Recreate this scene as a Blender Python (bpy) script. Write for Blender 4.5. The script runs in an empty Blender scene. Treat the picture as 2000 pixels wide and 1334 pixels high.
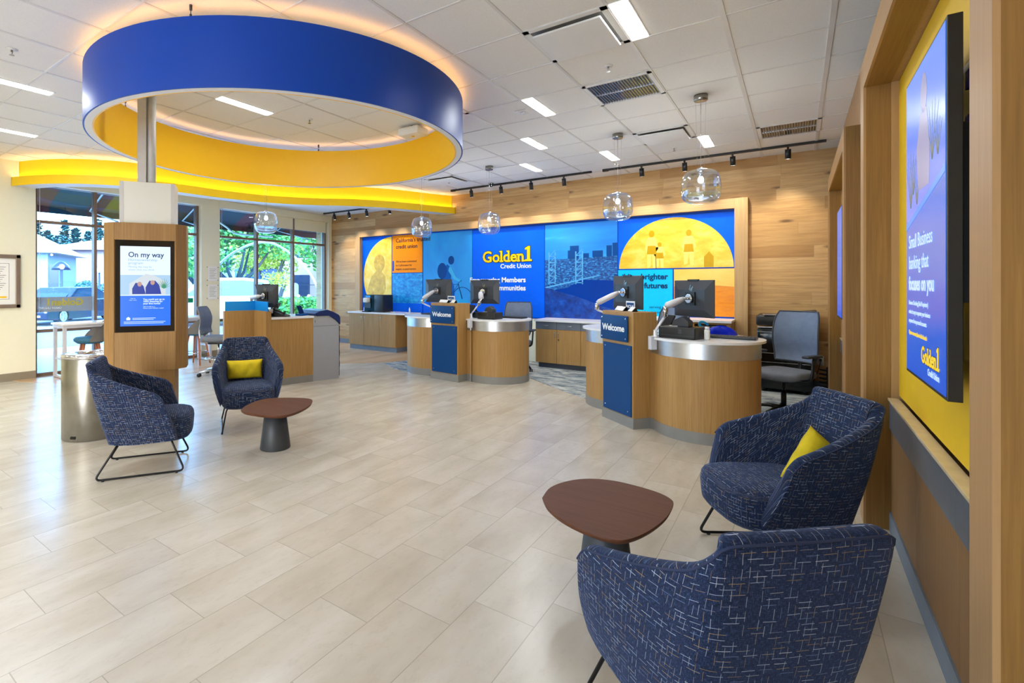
import bpy, math, random
from mathutils import Vector, Matrix
random.seed(7)
R = math.radians
SC = bpy.context.scene
COL = SC.collection

# ---------------------------------------------------------------- camera, light, exposure
CX, F, HY, YAW, HC = 840.0, 978.0, 556.16, 0.6327, 1.43
ZC = 3.283                     # ceiling height
YN = 8.68                      # north (timber) wall
XW = -9.43                     # west wall
XE = 0.44                      # east wall
YS = -3.2                      # south wall, behind the camera
cam_d = bpy.data.cameras.new('camera')
cam = bpy.data.objects.new('camera', cam_d)
COL.objects.link(cam)
cam.location = (0, 0, HC)
cam.rotation_euler = (R(90), 0, YAW)
cam_d.sensor_width = 36
cam_d.lens = F / 2000 * 36
cam_d.shift_x = (1000 - CX) / 2000
cam_d.shift_y = -(667 - HY) / 2000
cam_d.clip_start = 0.05
cam_d.clip_end = 400
SC.camera = cam
SC.view_settings.view_transform = 'Standard'
SC.view_settings.look = 'None'
SC.view_settings.gamma = 1
SC.view_settings.use_curve_mapping = False
SC.view_settings.exposure = 0.42
SC.render.engine = 'CYCLES'
SC.cycles.max_bounces = 8
SC.cycles.transparent_max_bounces = 16
SC.cycles.caustics_reflective = False
SC.cycles.caustics_refractive = False
SC.cycles.sample_clamp_indirect = 4.0

world = bpy.data.worlds.new('sky')
SC.world = world
world.use_nodes = True
wn = world.node_tree
wn.nodes.clear()
w_out = wn.nodes.new('ShaderNodeOutputWorld')
w_bg = wn.nodes.new('ShaderNodeBackground')
w_sky = wn.nodes.new('ShaderNodeTexSky')
w_sky.sky_type = 'NISHITA'
w_sky.sun_disc = False
w_sky.sun_elevation = R(38)
w_sky.sun_rotation = R(120)
w_sky.dust_density = 3.0
w_mix = wn.nodes.new('ShaderNodeMixRGB')
w_mix.inputs[0].default_value = 0.75
w_mix.inputs[2].default_value = (0.115, 0.155, 0.205, 1)
wn.links.new(w_sky.outputs[0], w_mix.inputs[1])
wn.links.new(w_mix.outputs[0], w_bg.inputs[0])
w_bg.inputs[1].default_value = 8.5
wn.links.new(w_bg.outputs[0], w_out.inputs[0])


def area_light(name, loc, rot, sx, sy, power, color=(1, 1, 1), spread=180):
    d = bpy.data.lights.new(name, 'AREA')
    d.shape = 'RECTANGLE'
    d.size = sx
    d.size_y = sy
    d.energy = power
    d.color = color
    d.spread = R(spread)
    o = bpy.data.objects.new(name, d)
    o.location = loc
    o.rotation_euler = rot
    COL.objects.link(o)
    return o


# daylight entering through the west windows
for wy, wl in ((3.95, 2.7), (7.1, 2.9)):
    wp = area_light('window_portal', (-9.62, wy, 1.5), (0, R(-90), 0), 2.9, wl, 1)
    wp.data.cycles.is_portal = True
wp = area_light('window_portal', (-2.0, YS - 0.12, 1.5), (R(90), 0, 0), 2.6, 2.7, 1)  # sampling portal of the added south opening
wp.rotation_euler = (R(90), 0, R(0))
wp.data.cycles.is_portal = True
# unseen area lights added for lamps assumed in the hall behind the camera
LAMP_POWER = 9.5
LAMP_COLOR = (0.91, 0.97, 1.0)
for lx, ly in [(-2.0, -1.0), (-5.6, -0.9), (-6.9, -0.4), (-8.4, 0.2), (-6.2, -2.0), (-3.2, -2.2)]:
    area_light('ceiling_light_glow', (lx, ly, ZC - 0.03), (0, 0, 0), 0.13, 0.6, LAMP_POWER * 1.25, LAMP_COLOR)

# ---------------------------------------------------------------- helpers


def at(u, v, Y):
    """point seen at pixel (u, v) of the 2000 x 1334 frame at depth Y from the camera"""
    X = (u - CX) / F * Y
    c, s = math.cos(YAW), math.sin(YAW)
    return Vector((X * c - Y * s, X * s + Y * c, HC - (v - HY) / F * Y))


def lin(r, g, b):
    f = lambda c: (c / 255 / 12.92) if c / 255 <= 0.04045 else ((c / 255 + 0.055) / 1.055) ** 2.4
    return (f(r), f(g), f(b), 1)


class MB:
    """collects geometry for ONE mesh object"""
    def __init__(self):
        self.v, self.f, self.m, self.s, self.uv = [], [], [], [], {}
        self.mi = 0

    def add(self, verts, faces, smooth=False):
        b = len(self.v)
        self.v += [Vector(p) for p in verts]
        for f in faces:
            self.f.append(tuple(b + i for i in f))
            self.m.append(self.mi)
            self.s.append(smooth)
        return self

    def box(self, c, s, rz=0.0, M=None):
        x, y, z = s[0] / 2, s[1] / 2, s[2] / 2
        vs = [Vector(p) for p in [(-x, -y, -z), (x, -y, -z), (x, y, -z), (-x, y, -z), (-x, -y, z), (x, -y, z), (x, y, z), (-x, y, z)]]
        T = Matrix.Translation(Vector(c)) @ (M if M is not None else Matrix.Rotation(rz, 4, 'Z'))
        return self.add([T @ p for p in vs], [(0, 3, 2, 1), (4, 5, 6, 7), (0, 1, 5, 4), (1, 2, 6, 5), (2, 3, 7, 6), (3, 0, 4, 7)])

    def bb(self, x0, x1, y0, y1, z0, z1):
        return self.box(((x0 + x1) / 2, (y0 + y1) / 2, (z0 + z1) / 2), (abs(x1 - x0), abs(y1 - y0), abs(z1 - z0)))

    def rbox(self, c, s, r=0.01, M=None, n=3):
        """box with its four vertical edges rounded and a small top and bottom round"""
        x, y, z = s[0] / 2, s[1] / 2, s[2] / 2
        r = min(r, x * .99, y * .99, z * .99)
        rings = []
        for k in range(n + 1):
            a = math.pi / 2 * k / n
            rings.append((r * (1 - math.sin(a)), -z + r * (1 - math.cos(a))))
        rings += [(i, -zz) for i, zz in reversed(rings)]
        T = Matrix.Translation(Vector(c)) @ (M if M is not None else Matrix())
        vs, m = [], 0
        for ins, zz in rings:
            loop = []
            for qx, qy, a0 in ((1, 1, 0), (-1, 1, 90), (-1, -1, 180), (1, -1, 270)):
                for k in range(n + 1):
                    a = R(a0 + 90 * k / n)
                    loop.append(T @ Vector((qx * (x - r) + (r - ins) * math.cos(a), qy * (y - r) + (r - ins) * math.sin(a), zz)))
            m = len(loop)
            vs += loop
        fs = []
        for i in range(len(rings) - 1):
            for k in range(m):
                fs.append((i * m + k, i * m + (k + 1) % m, (i + 1) * m + (k + 1) % m, (i + 1) * m + k))
        fs.append(tuple(reversed(range(m))))
        fs.append(tuple(range((len(rings) - 1) * m, len(rings) * m)))
        return self.add(vs, fs, True)

    def prism(self, poly, z0, z1, smooth=False):
        a = sum(poly[i][0] * poly[(i + 1) % len(poly)][1] - poly[(i + 1) % len(poly)][0] * poly[i][1] for i in range(len(poly)))
        if a < 0:
            poly = poly[::-1]
        n = len(poly)
        if smooth:      # caps get their own vertices so the wall shades flat from top to bottom
            self.add([(p[0], p[1], z0) for p in poly] + [(p[0], p[1], z1) for p in poly], [tuple(reversed(range(n))), tuple(range(n, 2 * n))])
            return self.add([(p[0], p[1], z0) for p in poly] + [(p[0], p[1], z1) for p in poly], [(i, (i + 1) % n, n + (i + 1) % n, n + i) for i in range(n)], True)
        self.add([(p[0], p[1], z0) for p in poly] + [(p[0], p[1], z1) for p in poly], [])
        b = len(self.v) - 2 * n
        for f, sm in [(tuple(b + i for i in reversed(range(n))), False), (tuple(b + n + i for i in range(n)), False)] + [((b + i, b + (i + 1) % n, b + n + (i + 1) % n, b + n + i), smooth) for i in range(n)]:
            self.f.append(f); self.m.append(self.mi); self.s.append(sm)
        return self

    def pprism(self, pts, o, ex, ey, t):
        """2-D polygon pts on the plane (o, ex, ey), thickness t along ex x ey"""
        ex, ey = Vector(ex).normalized(), Vector(ey).normalized()
        n = ex.cross(ey)
        o = Vector(o)
        k = len(pts)
        a = sum(pts[i][0] * pts[(i + 1) % k][1] - pts[(i + 1) % k][0] * pts[i][1] for i in range(k))
        if a < 0:
            pts = pts[::-1]
        v0 = [o + ex * p[0] + ey * p[1] for p in pts]
        v1 = [p + n * t for p in v0]
        return self.add(v0 + v1, [tuple(reversed(range(k))), tuple(range(k, 2 * k))] + [(i, (i + 1) % k, k + (i + 1) % k, k + i) for i in range(k)])

    def lathe(self, prof, c=(0, 0, 0), n=32, M=None, sx=1, sy=1):
        """profile [(r, z)]; ends closed when r > 0"""
        T = Matrix.Translation(Vector(c)) @ (M if M is not None else Matrix())
        vs, fs = [], []
        for r, z in prof:
            for k in range(n):
                a = 2 * math.pi * k / n
                vs.append(T @ Vector((r * sx * math.cos(a), r * sy * math.sin(a), z)))
        for i in range(len(prof) - 1):
            for k in range(n):
                fs.append((i * n + k, i * n + (k + 1) % n, (i + 1) * n + (k + 1) % n, (i + 1) * n + k))
        self.add(vs, fs, True)
        b = len(self.v) - len(vs)
        for i, rev in ((0, True), (len(prof) - 1, False)):
            if prof[i][0] > 1e-4:
                idx = [b + i * n + k for k in range(n)]
                self.f.append(tuple(reversed(idx)) if rev else tuple(idx)); self.m.append(self.mi); self.s.append(False)
        return self

    def cyl(self, c, r, z0, z1, n=24):
        return self.lathe([(r, z0), (r, z1)], (c[0], c[1], 0), n)

    def tube(self, pts, r, n=8, closed=False, radii=None, flat=1.0):
        pts = [Vector(p) for p in pts]
        m = len(pts)
        rings = []
        up = Vector((0, 0, 1))
        prev = None
        for i, p in enumerate(pts):
            if closed:
                d = pts[(i + 1) % m] - pts[i - 1]
            else:
                d = pts[min(i + 1, m - 1)] - pts[max(i - 1, 0)]
            d = d.normalized() if d.length > 1e-9 else Vector((0, 0, 1))
            if prev is None:
                a = d.cross(up) if abs(d.z) < 0.95 else d.cross(Vector((1, 0, 0)))
            else:
                a = prev - d * prev.dot(d)
            a.normalize()
            prev = a
            b = d.cross(a)
            rr = radii[i] if radii else r
            rings.append([p + (a * math.cos(2 * math.pi * k / n) + b * flat * math.sin(2 * math.pi * k / n)) * rr for k in range(n)])
        vs = [q for g in rings for q in g]
        fs = []
        for i in range(m if closed else m - 1):
            j = (i + 1) % m
            for k in range(n):
                fs.append((i * n + k, i * n + (k + 1) % n, j * n + (k + 1) % n, j * n + k))
        if not closed:
            fs.append(tuple(reversed(range(n))))
            fs.append(tuple(range((m - 1) * n, m * n)))
        return self.add(vs, fs, True)

    def grid(self, fn, nu, nv, smooth=True, cu=False, flip=False):
        vs = [fn(i, j) for i in range(nu) for j in range(nv)]
        fs = []
        for i in range(nu if cu else nu - 1):
            for j in range(nv - 1):
                q = (i * nv + j, ((i + 1) % nu) * nv + j, ((i + 1) % nu) * nv + j + 1, i * nv + j + 1)
                fs.append(q[::-1] if flip else q)
        return self.add(vs, fs, smooth)

    def xf(self, M):
        self.v = [M @ p for p in self.v]
        return self

    def build(self, name, mat, parent=None, world=False, bevel=0.0, sub=0, label=None, kind=None, uv=None):
        me = bpy.data.meshes.new(name)
        vs = self.v
        if parent is not None and world:
            T = wmat(parent).inverted()
            vs = [T @ p for p in vs]
        me.from_pydata([tuple(p) for p in vs], [], self.f)
        mats = mat if isinstance(mat, (list, tuple)) else [mat]
        for m in mats:
            me.materials.append(m)
        me.polygons.foreach_set('material_index', self.m)
        me.polygons.foreach_set('use_smooth', self.s)
        me.update()
        if uv:
            lay = me.uv_layers.new(name='uv')
            for p in me.polygons:
                for li in p.loop_indices:
                    lay.data[li].uv = uv[me.loops[li].vertex_index]
        o = bpy.data.objects.new(name, me)
        COL.objects.link(o)
        if parent is not None:
            o.parent = parent
        if bevel:
            b = o.modifiers.new('bevel', 'BEVEL')
            b.width = bevel
            b.segments = 2
            b.limit_method = 'ANGLE'
            b.angle_limit = R(50)
        if sub:
            s = o.modifiers.new('sub', 'SUBSURF')
            s.levels = s.render_levels = sub
        if label:
            o['label'] = label
        if kind:
            o['kind'] = kind
        return o


def wmat(o):
    M = Matrix.Translation(o.location) @ o.rotation_euler.to_matrix().to_4x4()
    return wmat(o.parent) @ M if o.parent else M


def thing(name, label, cat, loc=(0, 0, 0), rz=0.0, group=None):
    o = bpy.data.objects.new(name, None)
    o.empty_display_size = 0.1
    o.location = loc
    o.rotation_euler = (0, 0, rz)
    COL.objects.link(o)
    tag(o, label, cat, group)
    return o


def tag(o, label, cat, group=None, kind=None):
    o['label'] = label
    o['category'] = cat
    if group:
        o['group'] = group
    if kind:
        o['kind'] = kind
    return o


def struct(name, mb, mat, **k):
    return mb.build(name, mat, kind='structure', **k)


def dup(root, loc, rz=None, label=None, group=None, parent=None):
    r = root.copy()
    COL.objects.link(r)
    if parent is None:
        r.location = loc
        if rz is not None:
            r.rotation_euler = (0, 0, rz)
        if label:
            r['label'] = label
        if group:
            r['group'] = group
    else:
        r.parent = parent
    for ch in list(root.children):
        dup(ch, None, parent=r)
    return r


def text_mb(s, size, o, ex, ey, align='LEFT', bold=0.0, depth=0.002, mirror=False, space=1.0, sx=1.0, shear=0.0):
    """lettering as mesh data on the plane (o, ex, ey)"""
    cu = bpy.data.curves.new('lettering', 'FONT')
    cu.body = s
    cu.size = size
    cu.align_x = align
    cu.offset = bold
    cu.extrude = depth / 2
    cu.space_character = space
    cu.shear = shear
    cu.resolution_u = 3
    ob = bpy.data.objects.new('lettering', cu)
    COL.objects.link(ob)
    me = bpy.data.meshes.new_from_object(ob)
    bpy.data.objects.remove(ob)
    ex, ey = Vector(ex).normalized(), Vector(ey).normalized()
    n = ex.cross(ey)
    o = Vector(o)
    mb = MB()
    k = -1 if mirror else 1
    mb.add([o + ex * (p.co.x * sx * k) + ey * p.co.y + n * (p.co.z + depth / 2) for p in me.vertices], [tuple(p.vertices) for p in me.polygons])
    bpy.data.meshes.remove(me)
    return mb


def spline(keys, n):
    """Catmull-Rom through tuples"""
    out = []
    m = len(keys)
    for i in range(n):
        t = i / (n - 1) * (m - 1)
        k = min(int(t), m - 2)
        f = t - k
        p = [keys[max(k - 1, 0)], keys[k], keys[k + 1], keys[min(k + 2, m - 1)]]
        out.append(tuple(0.5 * ((2 * b) + (-a + c) * f + (2 * a - 5 * b + 4 * c - d) * f * f + (-a + 3 * b - 3 * c + d) * f ** 3) for a, b, c, d in zip(*p)))
    return out


def round_path(pts, r, n=4, closed=False):
    pts = [Vector(p) for p in pts]
    out = []
    m = len(pts)
    for i, p in enumerate(pts):
        if not closed and i in (0, m - 1):
            out.append(p)
            continue
        a, b = pts[i - 1], pts[(i + 1) % m]
        da, db = (a - p), (b - p)
        ra = min(r, da.length / 2.01)
        rb = min(r, db.length / 2.01)
        s, e = p + da.normalized() * ra, p + db.normalized() * rb
        for k in range(n + 1):
            t = k / n
            out.append(s * (1 - t) ** 2 + p * 2 * t * (1 - t) + e * t * t)
    return out


# ---------------------------------------------------------------- materials
class NT:
    def __init__(self, name):
        self.mat = bpy.data.materials.new(name)
        self.mat.use_nodes = True
        self.t = self.mat.node_tree
        self.b = self.t.nodes['Principled BSDF']

    def n(self, typ, **kw):
        nd = self.t.nodes.new(typ)
        for k, v in kw.items():
            setattr(nd, k, v)
        return nd

    def l(self, a, b):
        self.t.links.new(a, b)

    def val(self, sock, v):
        if hasattr(v, 'links'):
            self.l(v, sock)
        else:
            sock.default_value = v

    def math(self, op, a, b=0.0, c=0.0):
        m = self.n('ShaderNodeMath', operation=op)
        self.val(m.inputs[0], a)
        self.val(m.inputs[1], b)
        if op in ('MULTIPLY_ADD', 'COMPARE', 'SMOOTH_MIN'):
            self.val(m.inputs[2], c)
        return m.outputs[0]

    def mix(self, f, a, b, blend='MIX'):
        m = self.n('ShaderNodeMixRGB', blend_type=blend)
        self.val(m.inputs[0], f)
        self.val(m.inputs[1], a)
        self.val(m.inputs[2], b)
        return m.outputs[0]

    def ramp(self, f, stops):
        r = self.n('ShaderNodeValToRGB')
        el = r.color_ramp.elements
        while len(el) < len(stops):
            el.new(0.5)
        for e, (p, c) in zip(el, stops):
            e.position = p
            e.color = c if len(c) == 4 else tuple(c) + (1,)
        self.val(r.inputs[0], f)
        return r.outputs[0]

    def coords(self, kind='Object', scale=(1, 1, 1), loc=(0, 0, 0), rot=(0, 0, 0)):
        tc = self.n('ShaderNodeTexCoord')
        mp = self.n('ShaderNodeMapping')
        mp.inputs['Scale'].default_value = scale
        mp.inputs['Location'].default_value = loc
        mp.inputs['Rotation'].default_value = rot
        self.l(tc.outputs[kind], mp.inputs[0])
        return mp.outputs[0]

    def noise(self, vec, scale=5, detail=3, rough=0.5, dist=0.0):
        x = self.n('ShaderNodeTexNoise')
        self.l(vec, x.inputs['Vector'])
        x.inputs['Scale'].default_value = scale
        x.inputs['Detail'].default_value = detail
        x.inputs['Roughness'].default_value = rough
        x.inputs['Distortion'].default_value = dist
        return x.outputs[0]

    def bump(self, h, strength=0.2, dist=0.01):
        b = self.n('ShaderNodeBump')
        b.inputs['Strength'].default_value = strength
        b.inputs['Distance'].default_value = dist
        self.l(h, b.inputs['Height'])
        self.l(b.outputs[0], self.b.inputs['Normal'])


def plain(name, rgb, rough=0.5, metal=0.0, coat=0.0, emit=0.0, var=0.04, spec=0.5, ecol=None):
    t = NT(name)
    c = lin(*rgb)
    v = t.coords()
    nz = t.noise(v, 14, 3)
    d = tuple(x * (1 - var) for x in c[:3]) + (1,)
    u = tuple(min(1, x * (1 + var)) for x in c[:3]) + (1,)
    t.l(t.ramp(nz, [(0.3, d), (0.7, u)]), t.b.inputs['Base Color'])
    t.b.inputs['Roughness'].default_value = rough
    t.b.inputs['Metallic'].default_value = metal
    t.b.inputs['Coat Weight'].default_value = coat
    t.b.inputs['Specular IOR Level'].default_value = spec
    if emit:
        t.b.inputs['Emission Color'].default_value = lin(*(ecol or rgb))
        t.b.inputs['Emission Strength'].default_value = emit
    return t.mat


def wood(name, c1, c2, c3, axis='Z', rough=0.45, grain=1.0):
    t = NT(name)
    s = {'Z': (38, 38, 0.9), 'Y': (38, 0.9, 38), 'X': (0.9, 38, 38)}[axis]
    s2 = {'Z': (7, 7, 0.35), 'Y': (7, 0.35, 7), 'X': (0.35, 7, 7)}[axis]
    a = t.noise(t.coords(scale=s), 3.0, 4, 0.65, 0.4)
    b = t.noise(t.coords(scale=s2), 2.0, 3, 0.5, 1.2)
    base = t.ramp(b, [(0.25, lin(*c1)), (0.75, lin(*c2))])
    fine = t.ramp(a, [(0.35, (0, 0, 0, 1)), (0.68, (1, 1, 1, 1))])
    f = t.math('MULTIPLY', fine, 0.55 * grain)
    t.l(t.mix(f, base, lin(*c3)), t.b.inputs['Base Color'])
    t.b.inputs['Roughness'].default_value = rough
    t.b.inputs['Specular IOR Level'].default_value = 0.3
    t.bump(a, 0.08, 0.002)
    return t.mat


M = {}
M['wood'] = wood('oak_laminate', (186, 146, 90), (172, 132, 78), (138, 100, 52), 'Z')
M['wood_kiosk'] = wood('oak_kiosk', (160, 124, 76), (146, 110, 64), (118, 86, 46), 'Z')
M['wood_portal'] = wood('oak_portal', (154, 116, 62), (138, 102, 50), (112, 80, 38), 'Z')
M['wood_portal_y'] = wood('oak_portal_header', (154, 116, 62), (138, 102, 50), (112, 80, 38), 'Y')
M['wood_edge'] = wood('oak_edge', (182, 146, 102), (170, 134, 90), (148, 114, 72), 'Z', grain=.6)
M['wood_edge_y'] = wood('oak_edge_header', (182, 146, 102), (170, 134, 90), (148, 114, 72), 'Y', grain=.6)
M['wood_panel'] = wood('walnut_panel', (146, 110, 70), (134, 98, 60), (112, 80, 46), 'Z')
M['wood_frame'] = wood('mural_frame_oak', (200, 168, 122), (188, 154, 108), (164, 130, 88), 'Z')
M['wood_frame_x'] = wood('mural_frame_oak_top', (200, 168, 122), (188, 154, 108), (164, 130, 88), 'X')
M['wood_top'] = wood('walnut_table', (104, 62, 38), (92, 54, 32), (72, 40, 24), 'X', rough=0.62)
M['wood_leg'] = wood('beech_leg', (196, 122, 84), (180, 106, 70), (150, 86, 54), 'Z')
M['cream'] = plain('cream_paint', (238, 234, 208), 0.7, var=.008)
M['column'] = plain('column_paint', (222, 226, 222), 0.6, var=.006)
M['column_guard'] = plain('corner_guard', (196, 198, 200), 0.4)
M['white'] = plain('white_paint', (238, 238, 236), 0.6, var=.01)
M['quartz'] = plain('white_quartz', (236, 236, 238), 0.22, var=.03)
M['beige_top'] = plain('beige_quartz', (212, 192, 156), 0.25, var=.06)
M['kick'] = plain('grey_vinyl_base', (132, 130, 126), 0.45)
M['kick_blue'] = plain('blue_grey_base', (112, 124, 138), 0.5)
M['baseboard'] = plain('taupe_baseboard', (138, 128, 110), 0.5)
M['tile_band'] = plain('slate_tile_band', (86, 94, 104), 0.35, var=.12)
M['navy'] = plain('navy_sign', (0, 62, 118), 0.5, var=.02, spec=.25)
M['blue_gloss'] = plain('ring_blue', (0, 60, 158), 0.42, var=.01, spec=0.3)
M['yellow'] = plain('ring_yellow', (252, 196, 0), 0.45, var=.01)
M['yellow_cove'] = plain('cove_yellow', (255, 214, 0), 0.5, var=.01)
M['yellow_wall'] = plain('niche_yellow', (232, 190, 6), 0.5, var=.02)
M['pillow'] = plain('yellow_cushion', (216, 190, 20), 0.85, var=.12)
M['black'] = plain('black_plastic', (20, 20, 22), 0.4)
M['black_metal'] = plain('black_metal', (16, 16, 18), 0.35, metal=.4)
M['gloss_black'] = plain('gloss_black', (10, 10, 12), 0.12)
M['dark_grey'] = plain('dark_grey_plastic', (52, 56, 64), 0.45)
M['cone'] = plain('charcoal_pedestal', (52, 54, 56), 0.5)
M['steel'] = plain('brushed_steel', (160, 158, 150), 0.26, metal=1.0, var=.08)
M['chrome'] = plain('chrome', (220, 220, 224), 0.1, metal=1.0, var=.01)
M['alu'] = plain('brushed_aluminium', (206, 208, 212), 0.36, metal=1.0, var=.05)
M['arm_white'] = plain('silver_monitor_arm', (214, 214, 220), 0.35, metal=.2)
M['bronze'] = plain('bronze_window_frame', (124, 100, 82), 0.45, metal=.2)
M['grey_mesh'] = plain('grey_mesh', (108, 122, 146), 0.7, var=.1)
M['grey_seat'] = plain('grey_seat', (112, 116, 124), 0.8, var=.1)
M['grey_shell'] = plain('grey_shell', (112, 110, 108), 0.5)
M['machine'] = plain('grey_machine', (158, 160, 166), 0.45, var=.02)
M['machine_blue'] = plain('dark_blue_hood', (14, 38, 96), 0.3, var=.02)
M['acrylic'] = plain('blue_acrylic', (24, 146, 232), 0.2, var=.01)
M['drawer'] = plain('grey_drawer', (104, 112, 124), 0.4)
M['paper'] = plain('paper', (240, 240, 236), 0.7, var=.01)
M['frame_metal'] = plain('pewter_frame', (134, 118, 104), 0.35, metal=.3)
M['ink'] = plain('ink_grey', (96, 96, 100), 0.7)
M['ink_navy'] = plain('ink_navy', (16, 40, 92), 0.7)
M['letters'] = plain('white_letters', (250, 250, 250), 0.5, var=0)
M['gold'] = plain('gold_letters', (255, 200, 20), 0.5, var=0)
M['led'] = plain('led_diffuser', (255, 255, 255), 0.5, emit=9.0, var=0, ecol=(255, 250, 244))
M['led_warm'] = plain('led_strip_warm', (255, 214, 130), 0.5, emit=11.0, var=0, ecol=(255, 238, 200))
M['halo'] = plain('added_ring_glow', (255, 200, 120), 0.5, emit=2.6, var=0, ecol=(255, 190, 110))  # glow added for the warm tint above the ring
M['bulb'] = plain('bulb', (255, 255, 255), 0.5, emit=25, var=0)
M['spot_lens'] = plain('spot_lens', (255, 255, 255), 0.4, emit=10, var=0)


def m_glass(name, tint=(1, 1, 1), gloss=0.5, rough=0.02, base=0.04, edge=1.0):
    t = NT(name)
    nt = t.t
    nt.nodes.remove(t.b)
    out = nt.nodes['Material Output']
    tr = t.n('ShaderNodeBsdfTransparent')
    tr.inputs[0].default_value = tuple(tint) + (1,)
    gl = t.n('ShaderNodeBsdfGlossy')
    gl.inputs['Roughness'].default_value = rough
    gl.inputs[0].default_value = (0.9, 0.95, 1.0, 1)
    lw = t.n('ShaderNodeLayerWeight')
    lw.inputs[0].default_value = gloss
    f = t.math('MULTIPLY_ADD', lw.outputs['Facing'] if edge > 1 else lw.outputs['Fresnel'], edge if edge <= 1 else 0.55, base)
    mx = t.n('ShaderNodeMixShader')
    t.l(f, mx.inputs[0])
    t.l(tr.outputs[0], mx.inputs[1])
    t.l(gl.outputs[0], mx.inputs[2])
    t.l(mx.outputs[0], out.inputs[0])
    return t.mat


M['pane'] = m_glass('window_glass', (0.66, 0.86, 1.0), 0.15, 0.0)
M['globe'] = m_glass('globe_glass', (0.88, 0.93, 0.99), 0.45, 0.06, base=0.09, edge=2)


def m_film(name, rgb, alpha):
    t = NT(name)
    nt = t.t
    out = nt.nodes['Material Output']
    tr = t.n('ShaderNodeBsdfTransparent')
    mx = t.n('ShaderNodeMixShader')
    t.b.inputs['Base Color'].default_value = lin(*rgb)
    mx.inputs[0].default_value = alpha
    t.l(tr.outputs[0], mx.inputs[1])
    t.l(t.b.outputs[0], mx.inputs[2])
    t.l(mx.outputs[0], out.inputs[0])
    return t.mat


M['film'] = m_film('window_decal_film', (150, 160, 168), 0.82)
M['frost'] = m_film('frosted_film', (225, 232, 240), 0.25)


def m_tile():
    t = NT('porcelain_floor')
    geo = t.n('ShaderNodeNewGeometry')
    sp = t.n('ShaderNodeSeparateXYZ')
    t.l(geo.outputs['Position'], sp.inputs[0])
    W, L = 0.2914, 0.588
    rx = t.math('DIVIDE', t.math('ADD', sp.outputs[0], 1.1765), W)
    row = t.math('FLOOR', rx)
    fx = t.math('SUBTRACT', rx, row)
    ry = t.math('DIVIDE', t.math('SUBTRACT', t.math('SUBTRACT', sp.outputs[1], 1.747), t.math('MULTIPLY', t.math('ADD', row, 1), 0.196)), L)
    ci = t.math('FLOOR', ry)
    fy = t.math('SUBTRACT', ry, ci)
    ex = t.math('MULTIPLY', t.math('MINIMUM', fx, t.math('SUBTRACT', 1.0, fx)), W)
    ey = t.math('MULTIPLY', t.math('MINIMUM', fy, t.math('SUBTRACT', 1.0, fy)), L)
    e = t.math('MINIMUM', ex, ey)
    joint = t.math('LESS_THAN', e, 0.0018)
    cb = t.n('ShaderNodeCombineXYZ')
    t.l(row, cb.inputs[0])
    t.l(ci, cb.inputs[1])
    wn_ = t.n('ShaderNodeTexWhiteNoise', noise_dimensions='3D')
    t.l(cb.outputs[0], wn_.inputs[0])
    # streaks differ from tile to tile
    off = t.n('ShaderNodeVectorMath', operation='MULTIPLY_ADD')
    t.l(wn_.outputs['Color'], off.inputs[0])
    off.inputs[1].default_value = (7, 7, 7)
    t.l(geo.outputs['Position'], off.inputs[2])
    mp = t.n('ShaderNodeMapping')
    mp.inputs['Scale'].default_value = (3.4, 1.1, 1)
    t.l(off.outputs[0], mp.inputs[0])
    cl = t.noise(mp.outputs[0], 1.3, 5, 0.55, 0.15)
    mp2 = t.n('ShaderNodeMapping')
    mp2.inputs['Scale'].default_value = (9, 5, 1)
    t.l(off.outputs[0], mp2.inputs[0])
    sp2 = t.noise(mp2.outputs[0], 3.0, 6, 0.75)
    c = t.ramp(cl, [(0.28, lin(186, 175, 156)), (0.5, lin(199, 190, 173)), (0.72, lin(211, 204, 190))])
    c = t.mix(t.math('MULTIPLY', t.ramp(sp2, [(0.52, (0, 0, 0, 1)), (0.75, (1, 1, 1, 1))]), 0.35), c, lin(168, 156, 136))
    c = t.mix(t.math('MULTIPLY', wn_.outputs['Value'], 0.10), c, lin(190, 176, 154))
    c = t.mix(t.math('MULTIPLY', joint, 0.8), c, lin(160, 150, 134))
    t.l(c, t.b.inputs['Base Color'])
    t.b.inputs['Roughness'].default_value = 0.27
    t.b.inputs['Specular IOR Level'].default_value = 0.6
    t.bump(t.math('SUBTRACT', 1.0, joint), 0.25, 0.002)
    return t.mat


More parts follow.
